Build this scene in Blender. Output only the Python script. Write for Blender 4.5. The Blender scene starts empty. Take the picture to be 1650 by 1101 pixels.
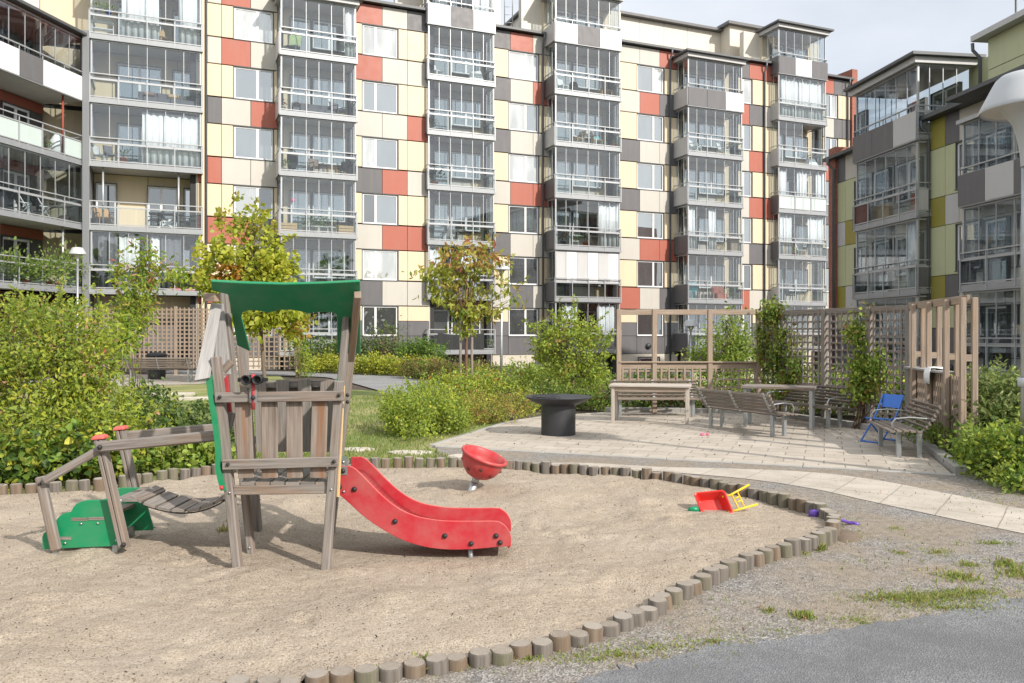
import bpy, math, random
import numpy as np
from mathutils import Vector, Matrix
R = random.Random(7)
NR = np.random.default_rng(11)
C = bpy.context.scene.collection
SC = bpy.context.scene
V = Vector
F, CX, HY, EYE = 1300.0, 825.0, 540.0, 1.65

def W(x, y, Y):
    return V(((x-CX)/F*Y, Y, EYE-(y-HY)/F*Y))

def G(x, y, z=0.0):
    Y = (EYE-z)*F/(y-HY)
    return V(((x-CX)/F*Y, Y, z))

# ------------------------------------------------------------------ materials
MATS = {}
class NT:
    def __init__(s, name):
        m = bpy.data.materials.new(name); m.use_nodes = True
        s.m = m; s.t = m.node_tree; s.n = s.t.nodes; s.l = s.t.links
        s.bsdf = s.n['Principled BSDF']; s.out = s.n['Material Output']
    def add(s, typ, **kw):
        nd = s.n.new(typ)
        for k, v in kw.items():
            if k in nd.inputs.keys(): nd.inputs[k].default_value = v
            else: setattr(nd, k, v)
        return nd
    def link(s, a, b): s.l.new(a, b)
    def coord(s, scale=(1, 1, 1), rot=(0, 0, 0), uv=False, loc=(0, 0, 0)):
        tc = s.add('ShaderNodeTexCoord'); mp = s.add('ShaderNodeMapping')
        mp.inputs['Scale'].default_value = scale; mp.inputs['Rotation'].default_value = rot
        mp.inputs['Location'].default_value = loc
        s.link(tc.outputs['UV' if uv else 'Object'], mp.inputs['Vector'])
        return mp.outputs['Vector']
    def noise(s, vec, scale, detail=4, rough=.55):
        nd = s.add('ShaderNodeTexNoise'); nd.inputs['Scale'].default_value = scale
        nd.inputs['Detail'].default_value = detail; nd.inputs['Roughness'].default_value = rough
        if vec is not None: s.link(vec, nd.inputs['Vector'])
        return nd.outputs['Fac']
    def vor(s, vec, scale, out='Distance', feature='F1'):
        nd = s.add('ShaderNodeTexVoronoi', feature=feature); nd.inputs['Scale'].default_value = scale
        s.link(vec, nd.inputs['Vector'])
        return nd.outputs[out]
    def ramp(s, fac, stops):
        nd = s.add('ShaderNodeValToRGB'); cr = nd.color_ramp
        while len(cr.elements) < len(stops): cr.elements.new(.5)
        for e, (p, c) in zip(cr.elements, stops):
            e.position = p
            e.color = (c, c, c, 1) if not hasattr(c, '__len__') else (*c, 1)
        s.link(fac, nd.inputs['Fac'])
        return nd.outputs['Color']
    def mix(s, fac, a, b, mode='MIX'):
        nd = s.add('ShaderNodeMix', data_type='RGBA', blend_type=mode)
        for sock, val in ((nd.inputs[0], fac), (nd.inputs[6], a), (nd.inputs[7], b)):
            if hasattr(val, 'is_linked') or hasattr(val, 'links'): s.link(val, sock)
            elif hasattr(val, '__len__'): sock.default_value = (*val, 1)
            else: sock.default_value = val
        return nd.outputs[2]
    def bump(s, h, strength=.3, dist=.01):
        nd = s.add('ShaderNodeBump'); nd.inputs['Strength'].default_value = strength
        nd.inputs['Distance'].default_value = dist
        s.link(h, nd.inputs['Height']); s.link(nd.outputs['Normal'], s.bsdf.inputs['Normal'])
        return nd
    def base(s, c): 
        if hasattr(c, '__len__') and not hasattr(c, 'links'): s.bsdf.inputs['Base Color'].default_value = (*c, 1)
        else: s.link(c, s.bsdf.inputs['Base Color'])
    def set(s, **kw):
        for k, v in kw.items(): s.bsdf.inputs[k.replace('_', ' ')].default_value = v

def mul(c, k): return tuple(max(0, min(1, x*k)) for x in c)

def mat_plain(name, c, rough=.5, metal=0, var=.12, scale=3, bump=0, bscale=80, spec=.5):
    t = NT(name); v = t.coord()
    f = t.noise(v, scale, 5)
    t.base(t.mix(f, mul(c, 1-var), mul(c, 1+var)))
    t.set(Roughness=rough, Metallic=metal); t.bsdf.inputs['Specular IOR Level'].default_value = spec
    if bump: t.bump(t.noise(v, bscale, 3), bump, .004)
    MATS[name] = t.m; return t.m

def mat_wood(name, dark, light, warm, warm_amt=.3, gs=1.0):
    t = NT(name); v = t.coord((2.2*gs, 55*gs, 1), uv=True)
    g = t.noise(v, 1.0, 6, .65)
    c = t.ramp(g, [(.30, dark), (.5, mul(tuple((a+b)/2 for a, b in zip(dark, light)), 1.05)), (.72, light)])
    v2 = t.coord((.9, 9, 1), uv=True, loc=(3, 5, 0))
    f2 = t.ramp(t.noise(v2, 1.3, 3), [(.5, 0.0), (.68, warm_amt)])
    t.base(t.mix(f2, c, warm)); t.set(Roughness=.78)
    t.bsdf.inputs['Specular IOR Level'].default_value = .25
    t.bump(g, .35, .003)
    MATS[name] = t.m; return t.m

def mat_paint(name, c, rough=.32, dirt=.1):
    t = NT(name); v = t.coord()
    f = t.ramp(t.noise(v, 6, 6, .65), [(.35, 0.0), (.8, dirt)])
    f2 = t.noise(v, 1.3, 3)
    cc = t.mix(f2, mul(c, .9), mul(c, 1.08))
    t.base(t.mix(f, cc, (.36, .32, .27)))
    t.link(t.ramp(t.noise(v, 9, 5), [(.3, rough*.8), (.8, min(1, rough*1.6))]), t.bsdf.inputs['Roughness'])
    t.bump(t.noise(v, 220, 2), .05, .001)
    MATS[name] = t.m; return t.m

def mat_glass(name, tint=(.78, .82, .84), refl=.16):
    t = NT(name); t.n.remove(t.bsdf)
    tr = t.add('ShaderNodeBsdfTransparent'); tr.inputs['Color'].default_value = (*tint, 1)
    gl = t.add('ShaderNodeBsdfGlossy'); gl.inputs['Roughness'].default_value = .015
    gl.inputs['Color'].default_value = (.92, .95, 1, 1)
    v = t.coord(); bp = t.add('ShaderNodeBump'); bp.inputs['Strength'].default_value = .03; bp.inputs['Distance'].default_value = .02
    t.link(t.noise(v, 1.1, 2), bp.inputs['Height']); t.link(bp.outputs['Normal'], gl.inputs['Normal'])
    lw_ = t.add('ShaderNodeLayerWeight'); lw_.inputs['Blend'].default_value = .5
    pw = t.add('ShaderNodeMath', operation='POWER'); pw.inputs[1].default_value = 4.0; t.link(lw_.outputs['Facing'], pw.inputs[0])
    ma = t.add('ShaderNodeMath', operation='MULTIPLY_ADD'); ma.inputs[1].default_value = .55; ma.inputs[2].default_value = refl
    t.link(pw.outputs[0], ma.inputs[0])
    mx = t.add('ShaderNodeMixShader'); t.link(ma.outputs[0], mx.inputs['Fac'])
    t.link(tr.outputs[0], mx.inputs[1]); t.link(gl.outputs[0], mx.inputs[2]); t.link(mx.outputs[0], t.out.inputs['Surface'])
    MATS[name] = t.m; return t.m

def mat_pane(name, base, refl=.36, var=.3):
    t = NT(name); v = t.coord((.9, .9, .25))
    t.base(t.mix(t.ramp(t.noise(v, 1.4, 3), [(.4, 0), (.6, 1.)]), mul(base, 1-var), mul(base, 1+var))); t.set(Roughness=.6)
    gl = t.add('ShaderNodeBsdfGlossy'); gl.inputs['Roughness'].default_value = .01
    gl.inputs['Color'].default_value = (.86, .93, .97, 1)
    bp = t.add('ShaderNodeBump'); bp.inputs['Strength'].default_value = .05; bp.inputs['Distance'].default_value = .02
    t.link(t.noise(t.coord(), .9, 2), bp.inputs['Height']); t.link(bp.outputs['Normal'], gl.inputs['Normal'])
    mx = t.add('ShaderNodeMixShader'); mx.inputs['Fac'].default_value = refl
    t.link(t.bsdf.outputs[0], mx.inputs[1]); t.link(gl.outputs[0], mx.inputs[2]); t.link(mx.outputs[0], t.out.inputs['Surface'])
    MATS[name] = t.m; return t.m

def mat_leaf(name, transl=.3):
    t = NT(name)
    a = t.add('ShaderNodeAttribute', attribute_name='leafcol')
    t.base(a.outputs['Color']); t.set(Roughness=.5); t.bsdf.inputs['Specular IOR Level'].default_value = .35
    tl = t.add('ShaderNodeBsdfTranslucent'); t.link(a.outputs['Color'], tl.inputs['Color'])
    mx = t.add('ShaderNodeMixShader'); mx.inputs['Fac'].default_value = transl
    t.link(t.bsdf.outputs[0], mx.inputs[1]); t.link(tl.outputs[0], mx.inputs[2]); t.link(mx.outputs[0], t.out.inputs['Surface'])
    MATS[name] = t.m; return t.m

def mat_sand():
    t = NT('sand_grains'); v = t.coord()
    big = t.noise(v, .9, 4); mid = t.noise(v, 9, 5); fine = t.noise(v, 95, 3, .7)
    c = t.ramp(fine, [(.33, (.08, .063, .05)), (.41, (.32, .265, .205)), (.56, (.49, .415, .33)), (.74, (.64, .56, .465))])
    c = t.mix(t.ramp(mid, [(.40, 0.), (.60, .42)]), c, (.33, .265, .20))
    c = t.mix(t.ramp(big, [(.42, 0.), (.66, .35)]), c, (.50, .435, .36))
    sp = t.ramp(t.vor(v, 42), [(.0, 1.), (.085, 1.), (.12, 0.)])
    sel = t.ramp(t.noise(v, 23, 2), [(.5, 0.), (.6, .8)])
    m = t.add('ShaderNodeMath', operation='MULTIPLY'); t.link(sp, m.inputs[0]); t.link(sel, m.inputs[1])
    t.base(t.mix(m.outputs[0], c, (.07, .055, .045))); t.set(Roughness=.95)
    t.bsdf.inputs['Specular IOR Level'].default_value = .15
    ad = t.add('ShaderNodeMath', operation='ADD'); mm = t.add('ShaderNodeMath', operation='MULTIPLY'); mm.inputs[1].default_value = .35
    t.link(fine, mm.inputs[0]); t.link(mid, ad.inputs[0]); t.link(mm.outputs[0], ad.inputs[1])
    t.bump(ad.outputs[0], 1.0, .04)
    MATS['sand'] = t.m

def mat_gravel(name, cols, s=70, patch=(.2, .17, .13), bs=.7):
    t = NT(name); v = t.coord()
    nd = t.add('ShaderNodeTexVoronoi'); nd.inputs['Scale'].default_value = s; t.link(v, nd.inputs['Vector'])
    hs = t.add('ShaderNodeSeparateColor'); t.link(nd.outputs['Color'], hs.inputs[0])
    c = t.ramp(hs.outputs[0], [(0, cols[0]), (.35, cols[1]), (.7, cols[2]), (1, cols[3])])
    c = t.mix(t.ramp(t.noise(v, 1.1, 5), [(.38, 0.), (.60, .75)]), c, patch)
    c = t.mix(t.ramp(t.noise(v, 14, 4), [(.4, .0), (.7, .4)]), c, mul(cols[0], .8))
    t.base(c); t.set(Roughness=.9); t.bsdf.inputs['Specular IOR Level'].default_value = .2
    t.bump(nd.outputs['Distance'], bs, .012)
    MATS[name] = t.m

def mat_pave(name, bw, bh, rot, loc, c1, c2, mortar, ms=.012, off=.5, dirt=.35):
    t = NT(name); v = t.coord((1, 1, 1), (0, 0, rot), loc=loc)
    b = t.add('ShaderNodeTexBrick', offset=off)
    b.inputs['Scale'].default_value = 1; b.inputs['Brick Width'].default_value = bw; b.inputs['Row Height'].default_value = bh
    b.inputs['Mortar Size'].default_value = ms; b.inputs['Mortar Smooth'].default_value = .1; b.inputs['Bias'].default_value = 0
    b.inputs['Color1'].default_value = (*c1, 1); b.inputs['Color2'].default_value = (*c2, 1); b.inputs['Mortar'].default_value = (*mortar, 1)
    # wobble so that joints are not ruler-straight
    ns = t.add('ShaderNodeTexNoise'); ns.inputs['Scale'].default_value = 2.2; t.link(v, ns.inputs['Vector'])
    vm = t.add('ShaderNodeVectorMath', operation='MULTIPLY_ADD'); vm.inputs[1].default_value = (.02, .02, 0)
    t.link(ns.outputs['Color'], vm.inputs[0]); t.link(v, vm.inputs[2]); t.link(vm.outputs[0], b.inputs['Vector'])
    v0 = t.coord()
    c = t.mix(t.ramp(t.noise(v0, 1.6, 6, .7), [(.42, 0.), (.75, dirt)]), b.outputs['Color'], (.20, .175, .14))
    c = t.mix(t.ramp(t.noise(v0, 120, 2), [(.3, .25), (.55, 0.)]), c, (.12, .11, .1))
    sp = t.ramp(t.vor(v0, 9), [(.0, 1.), (.05, 1.), (.07, 0.)])
    t.base(c); t.set(Roughness=.88); t.bsdf.inputs['Specular IOR Level'].default_value = .2
    iv = t.add('ShaderNodeMath', operation='SUBTRACT'); iv.inputs[0].default_value = 1; t.link(b.outputs['Fac'], iv.inputs[1])
    t.bump(iv.outputs[0], .6, .012)
    MATS[name] = t.m

def mat_lawn():
    t = NT('lawn_turf'); v = t.coord()
    c = t.ramp(t.noise(v, 60, 4, .7), [(.3, (.07, .10, .025)), (.5, (.17, .22, .06)), (.75, (.29, .31, .11))])
    c = t.mix(t.ramp(t.noise(v, .55, 4), [(.42, 0.), (.62, .75)]), c, (.37, .33, .16))
    t.base(c); t.set(Roughness=.9); t.bump(t.noise(v, 90, 3), .6, .02)
    MATS['lawn'] = t.m

def mat_brick(name):
    t = NT(name); tc = t.add('ShaderNodeTexCoord')
    b = t.add('ShaderNodeTexBrick'); b.inputs['Scale'].default_value = 1
    b.inputs['Brick Width'].default_value = .25; b.inputs['Row Height'].default_value = .08; b.inputs['Mortar Size'].default_value = .008
    b.inputs['Color1'].default_value = (.36, .10, .06, 1); b.inputs['Color2'].default_value = (.25, .065, .045, 1); b.inputs['Mortar'].default_value = (.35, .27, .22, 1)
    t.link(tc.outputs['UV'], b.inputs['Vector']); t.base(b.outputs['Color']); t.set(Roughness=.85)
    MATS[name] = t.m

PAL = {'yellow': (.70, .585, .41), 'light': (.53, .505, .455), 'red': (.41, .128, .088), 'dark': (.135, .132, .138),
       'white': (.80, .80, .81), 'beige': (.66, .61, .52), 'lgreen': (.50, .525, .325), 'olive': (.31, .275, .055),
       'lgrey': (.52, .52, .52), 'maroon': (.09, .03, .026), 'bluegrey': (.19, .20, .215)}
def mat_panel(name, c):
    t = NT(name); v = t.coord((2.2, 2.2, .22)); v1 = t.coord()
    a = t.mix(t.noise(v1, .45, 3), mul(c, .93), mul(c, 1.06))
    st = t.ramp(t.noise(v, 2.2, 5, .65), [(.48, 0.), (.75, .16)])
    t.base(t.mix(st, a, mul((.30, .28, .25), 1)))
    t.link(t.ramp(t.noise(v1, 3, 4), [(.3, .36), (.7, .55)]), t.bsdf.inputs['Roughness']); t.bsdf.inputs['Specular IOR Level'].default_value = .4
    MATS[name] = t.m
for k, c in PAL.items(): mat_panel('panel_'+k, c)
mat_plain('dark_backing', (.035, .035, .037), .8)
mat_plain('aluminium', (.44, .455, .47), .38, .35, .06, 5)
mat_plain('alu_fascia', (.33, .345, .36), .42, .3, .1, 4)
mat_plain('galvanised', (.42, .44, .45), .42, .7, .2, 12)
mat_plain('white_frame', (.78, .79, .80), .4, 0, .04)
mat_plain('concrete', (.36, .35, .33), .85, 0, .2, 2.5, .2)
mat_plain('slab_concrete', (.52, .515, .50), .8, 0, .15, 2.5, .1)
mat_plain('kerb_stone', (.34, .33, .31), .85, 0, .25, 5, .4)
mat_plain('roof_dark', (.10, .105, .11), .5, .2, .2, 2)
mat_plain('plinth', (.58, .53, .45), .85, 0, .12, 1.2, .1)
mat_plain('pipe_grey', (.13, .14, .155), .45, .2)
mat_plain('black_rubber', (.018, .018, .02), .55, 0, .2, 20)
mat_plain('black_steel', (.045, .047, .052), .5, .3, .3, 6, .05)
mat_plain('plywood_edge', (.62, .45, .22), .6, 0, .15, 20)
mat_plain('terracotta', (.42, .14, .06), .75)
mat_plain('white_ceramic', (.75, .75, .73), .35)
mat_plain('wicker', (.42, .27, .14), .8, 0, .3, 30)
mat_plain('dark_wicker', (.06, .055, .06), .8, 0, .3, 30)
mat_plain('white_plastic', (.78, .79, .80), .4)
mat_plain('turquoise', (.12, .42, .48), .5)
mat_plain('cloth_white', (.80, .81, .82), .9, 0, .06, 6)
mat_plain('cloth_grey', (.16, .16, .18), .9, 0, .2, 6)
mat_plain('cloth_brown', (.25, .19, .16), .9, 0, .3, 4)
mat_plain('cloth_black', (.03, .032, .032), .85, 0, .3, 5)
mat_plain('cloth_lime', (.50, .62, .35), .9, 0, .3, 9)
mat_plain('raw_wood', (.52, .36, .20), .65, 0, .2, 9)
mat_plain('red_wood_stain', (.30, .06, .035), .6)
mat_plain('frosted', (.52, .60, .58), .35, 0, .06, 2)
mat_plain('bark', (.16, .12, .09), .9, 0, .35, 14, .6, 40)
mat_plain('red_bark', (.17, .085, .06), .85, 0, .35, 16, .6, 50)
mat_plain('twig', (.12, .085, .055), .9, 0, .3, 20)
mat_plain('soil', (.07, .055, .042), .95, 0, .4, 6, .8, 40)
mat_plain('pink_plastic', (.72, .12, .25), .4)
mat_plain('purple_plastic', (.11, .05, .33), .35)
mat_plain('yellow_plastic', (.80, .50, .02), .35)
mat_plain('green_plastic', (.0, .26, .12), .35)
mat_plain('blue_steel', (.045, .17, .58), .4, 0, .1, 8)
mat_plain('stone_pale', (.50, .46, .40), .9, 0, .2, 5, .4)
mat_plain('lamp_white', (.47, .49, .51), .35, 0, .05)
mat_plain('lamp_diffuser', (.55, .54, .50), .5)
mat_plain('steel_bolt', (.5, .5, .5), .3, .9, .1, 30)
mat_paint('paint_red', (.46, .019, .034), .38, .34)
mat_paint('paint_green', (.0, .235, .095), .36, .16)
mat_paint('plastic_red', (.46, .024, .032), .42, .34)
mat_paint('cap_red', (.60, .10, .085), .5, .2)
mat_paint('toy_red', (.66, .025, .02), .35, .1)
mat_wood('wood_grey', (.112, .098, .088), (.32, .288, .262), (.26, .155, .085), .45)
mat_wood('wood_pale', (.20, .195, .19), (.40, .39, .38), (.30, .28, .26), .1)
mat_wood('wood_rust', (.13, .105, .088), (.33, .28, .24), (.26, .125, .06), .8, .8)
mat_wood('wood_brown', (.20, .15, .115), (.43, .35, .28), (.38, .25, .15), .4)
mat_wood('wood_bench', (.10, .085, .073), (.28, .24, .205), (.22, .14, .085), .35)
mat_wood('wood_table', (.30, .265, .23), (.55, .50, .45), (.45, .34, .25), .25)
mat_wood('post_green', (.072, .066, .05), (.195, .175, .13), (.11, .115, .065), .7, .7)
mat_wood('post_brown', (.092, .068, .05), (.205, .16, .12), (.145, .095, .055), .6, .7)
mat_wood('post_grey', (.072, .062, .054), (.19, .17, .148), (.12, .10, .075), .6, .7)
def mat_endgrain():
    t = NT('end_grain'); v = t.coord()
    w = t.add('ShaderNodeTexWave', wave_type='RINGS', rings_direction='Z'); w.inputs['Scale'].default_value = 32
    w.inputs['Distortion'].default_value = 5; w.inputs['Detail'].default_value = 3; t.link(v, w.inputs['Vector'])
    oi = t.add('ShaderNodeObjectInfo')
    c = t.mix(w.outputs['Fac'], (.20, .165, .13), (.36, .315, .265))
    c = t.mix(t.ramp(t.noise(v, 24, 4), [(.4, 0.), (.7, .7)]), c, (.15, .125, .10))
    c = t.mix(t.ramp(oi.outputs['Random'], [(0, .0), (1, .45)]), c, (.42, .39, .35))
    t.base(c); t.set(Roughness=.9); t.bump(w.outputs['Fac'], .3, .002)
    MATS['end_grain'] = t.m
mat_endgrain()
mat_glass('balcony_glass', (.91, .935, .945), .075)
mat_glass('rail_glass', (.88, .915, .92), .05)
mat_pane('pane_clear', (.055, .065, .07), .38)
mat_pane('pane_curtain', (.42, .43, .42), .30)
mat_pane('pane_dark', (.03, .032, .035), .22)
mat_leaf('leaf', .42); mat_leaf('leaf_bright', .52)
mat_plain('dirt', (.15, .115, .085), .95, 0, .4, 12, .8, 60)
mat_sand(); mat_lawn(); mat_brick('brick')
mat_gravel('gravel', [(.11, .104, .10), (.215, .205, .195), (.30, .285, .27), (.43, .41, .385)], 95, (.30, .245, .18), .55)
mat_gravel('asphalt', [(.15, .155, .165), (.195, .20, .21), (.235, .24, .25), (.31, .315, .32)], 120, (.135, .135, .14), .5)
mat_gravel('asphalt_far', [(.24, .245, .255), (.27, .275, .285), (.30, .305, .315), (.36, .365, .37)], 60, (.23, .23, .235), .25)
mat_gravel('pale_gravel', [(.28, .26, .23), (.40, .37, .33), (.48, .45, .41), (.6, .57, .52)], 60, (.42, .38, .32))

# ------------------------------------------------------------------ mesh builder
class MB:
    def __init__(s): s.v = []; s.f = []; s.m = []; s.uv = []; s.sm = []
    def add(s, vs, fs, mi=0, uvs=None, smooth=False):
        b = len(s.v); s.v += [tuple(p) for p in vs]
        for i, f in enumerate(fs):
            s.f.append(tuple(b+k for k in f)); s.m.append(mi); s.sm.append(smooth)
            s.uv.append(uvs[i] if uvs else [(0, 0)]*len(f))
    def quad(s, a, b, c, d, mi=0):
        la = (V(b)-V(a)).length; lb = (V(d)-V(a)).length
        s.add([a, b, c, d], [(0, 1, 2, 3)], mi, [[(0, 0), (la, 0), (la, lb), (0, lb)]])
    def hexa(s, p, mi=0, axis=None):
        # p: 8 corners, bottom 4 (ccw) then top 4
        fs = [(0, 3, 2, 1), (4, 5, 6, 7), (0, 1, 5, 4), (1, 2, 6, 5), (2, 3, 7, 6), (3, 0, 4, 7)]
        ro = R.random()*40; uvs = []
        for f in fs:
            a, b, c, d = [V(p[k]) for k in f]
            l1 = (b-a).length; l2 = (d-a).length
            if l1 >= l2: uvs.append([(ro, ro), (ro+l1, ro), (ro+l1, ro+l2), (ro, ro+l2)])
            else: uvs.append([(ro, ro), (ro, ro+l1), (ro+l2, ro+l1), (ro+l2, ro)])
        s.add(p, fs, mi, uvs)
    def box(s, lo, hi, mi=0):
        x0, y0, z0 = lo; x1, y1, z1 = hi
        s.hexa([(x0, y0, z0), (x1, y0, z0), (x1, y1, z0), (x0, y1, z0), (x0, y0, z1), (x1, y0, z1), (x1, y1, z1), (x0, y1, z1)], mi)
    def beam(s, p0, p1, w, h, mi=0, up=(0, 0, 1), ch=0.0):
        p0 = V(p0); p1 = V(p1); a = (p1-p0); L = a.length; a.normalize()
        up = V(up); sd = a.cross(up)
        if sd.length < 1e-4: sd = a.cross(V((0, 1, 0)))
        sd.normalize(); u = sd.cross(a).normalized()
        if ch <= 0:
            q = [p + sd*i*w/2 + u*j*h/2 for p in (p0, p1) for i, j in ((-1, -1), (1, -1), (1, 1), (-1, 1))]
            s.hexa(q, mi); return
        sec = [(-w/2+ch, -h/2), (w/2-ch, -h/2), (w/2, -h/2+ch), (w/2, h/2-ch), (w/2-ch, h/2), (-w/2+ch, h/2), (-w/2, h/2-ch), (-w/2, -h/2+ch)]
        n = 8; vs = []
        for p, k in ((p0, .0), (p0+a*ch, 1), (p1-a*ch, 1), (p1, .0)):
            for x, y in sec:
                e = 1-(0 if k else ch*1.2/max(w, h)*1.6)
                vs.append(p+sd*x*e+u*y*e)
        fs = []; uvs = []; ro = R.random()*40
        acc = [0]
        for i in range(n): acc.append(acc[-1]+math.dist(sec[i], sec[(i+1) % n]))
        ls = [0, ch, L-ch, L]
        for r in range(3):
            for i in range(n):
                j = (i+1) % n
                fs.append((r*n+i, r*n+j, (r+1)*n+j, (r+1)*n+i))
                uvs.append([(ro+ls[r], ro+acc[i]), (ro+ls[r], ro+acc[i+1]), (ro+ls[r+1], ro+acc[i+1]), (ro+ls[r+1], ro+acc[i])])
        for rr in (0, 3):
            f = tuple(range(rr*n, rr*n+n)); fs.append(f[::-1] if rr == 0 else f)
            uvs.append([(ro, ro)]*n)
        s.add(vs, fs, mi, uvs)
    def tube(s, pts, r, mi=0, n=8, cap=True, smooth=True):
        pts = [V(p) for p in pts]; N = len(pts)
        rs = r if hasattr(r, '__len__') else [r]*N
        vs = []; prev = None; acc = 0; ls = []
        for i, p in enumerate(pts):
            t = (pts[min(i+1, N-1)]-pts[max(i-1, 0)]).normalized()
            if prev is None:
                a = V((0, 0, 1)) if abs(t.z) < .9 else V((1, 0, 0))
                prev = t.cross(a).normalized()
            sd = (prev - t*prev.dot(t)).normalized(); prev = sd; u = t.cross(sd)
            if i: acc += (p-pts[i-1]).length
            ls.append(acc)
            for k in range(n):
                an = 2*math.pi*k/n
                vs.append(p+(sd*math.cos(an)+u*math.sin(an))*rs[i])
        fs = []; uvs = []; ro = R.random()*20
        for i in range(N-1):
            for k in range(n):
                j = (k+1) % n
                fs.append((i*n+k, i*n+j, (i+1)*n+j, (i+1)*n+k))
                a0 = 2*math.pi*rs[i]*k/n; a1 = 2*math.pi*rs[i]*(k+1)/n
                uvs.append([(ro+ls[i], ro+a0), (ro+ls[i], ro+a1), (ro+ls[i+1], ro+a1), (ro+ls[i+1], ro+a0)])
        s.add(vs, fs, mi, uvs, smooth)
        if cap:
            b = len(s.v)-N*n
            s.f.append(tuple(b+k for k in range(n))[::-1]); s.m.append(mi); s.sm.append(False); s.uv.append([(0, 0)]*n)
            s.f.append(tuple(b+(N-1)*n+k for k in range(n))); s.m.append(mi); s.sm.append(False); s.uv.append([(0, 0)]*n)
    def lathe(s, prof, c=(0, 0, 0), mi=0, n=24, rot=None, smooth=True):
        c = V(c); vs = []
        for r, z in prof:
            for k in range(n):
                a = 2*math.pi*k/n; p = V((r*math.cos(a), r*math.sin(a), z))
                if rot is not None: p = rot @ p
                vs.append(c+p)
        fs = []; uvs = []; ro = R.random()*20
        for i in range(len(prof)-1):
            for k in range(n):
                j = (k+1) % n
                fs.append((i*n+k, i*n+j, (i+1)*n+j, (i+1)*n+k))
                u0, u1 = prof[i][1], prof[i+1][1]; rr = max(prof[i][0], .01)
                a0 = 2*math.pi*k/n*rr; a1 = 2*math.pi*(k+1)/n*rr
                uvs.append([(ro+u0, ro+a0), (ro+u0, ro+a1), (ro+u1, ro+a1), (ro+u1, ro+a0)])
        s.add(vs, fs, mi, uvs, smooth)
    def ball(s, c, r, mi=0, n=8, sz=1.0):
        prof = [(max(1e-4, r*math.sin(math.pi*i/6)), -r*sz*math.cos(math.pi*i/6)) for i in range(7)]
        s.lathe(prof, c, mi, n)
    def prism(s, pts, o, ux, uy, th, mi=0, mi_edge=None):
        o = V(o); ux = V(ux); uy = V(uy); nn = ux.cross(uy).normalized()
        a = [o+ux*x+uy*y for x, y in pts]; b = [p+nn*th for p in a]; n = len(a)
        ro = R.random()*30
        s.add(a+b, [tuple(range(n))[::-1], tuple(range(n, 2*n))], mi, [[(ro+x, ro+y) for x, y in pts][::-1], [(ro+x, ro+y) for x, y in pts]])
        me = mi if mi_edge is None else mi_edge
        bb = len(s.v)-2*n
        for i in range(n):
            j = (i+1) % n
            s.f.append((bb+i, bb+j, bb+n+j, bb+n+i)); s.m.append(me); s.sm.append(False); s.uv.append([(0, 0), (.1, 0), (.1, th), (0, th)])
    def build(s, name, mats, parent=None, loc=None, bevel=0, label=None):
        me = bpy.data.meshes.new(name)
        off = wloc(parent) if parent else V(loc or (0, 0, 0))
        me.from_pydata([tuple(V(p)-off) for p in s.v], [], s.f)
        if isinstance(mats, str): mats = [mats]
        for m in mats: me.materials.append(MATS[m])
        me.polygons.foreach_set('material_index', s.m)
        me.polygons.foreach_set('use_smooth', s.sm)
        uvl = me.uv_layers.new(name='UVMap')
        flat = [c for f in s.uv for p in f for c in p]
        if len(flat) == len(uvl.data)*2: uvl.data.foreach_set('uv', flat)
        me.update()
        o = bpy.data.objects.new(name, me); C.objects.link(o)
        if parent: o.parent = parent
        else: o.location = off
        if bevel:
            b = o.modifiers.new('edge', 'BEVEL'); b.width = bevel; b.segments = 2; b.limit_method = 'ANGLE'; b.angle_limit = .7
        if label: o['label'] = label
        return o

def wloc(o):
    p = V((0, 0, 0))
    while o is not None: p += o.location; o = o.parent
    return p

def tag(o, label, cat, group=None, kind=None):
    if label: o['label'] = label
    if cat: o['category'] = cat
    if group: o['group'] = group
    if kind: o['kind'] = kind
    return o

def thing(name, loc, label, cat, group=None):
    o = bpy.data.objects.new(name, None); o.empty_display_size = .2; C.objects.link(o); o.location = loc
    return tag(o, label, cat, group)

def dup(o, parent=None):
    c = o.copy(); C.objects.link(c)
    if parent is not None: c.parent = parent
    for ch in [x for x in o.children]: dup(ch, c)
    return c

def place(proto, first, loc, rz, label, group=None):
    o = proto if first else dup(proto)
    o.location = loc; o.rotation_euler = (0, 0, rz); o['label'] = label
    if group: o['group'] = group
    return o

def structure(o, kind='structure'):
    o['kind'] = kind; return o

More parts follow.
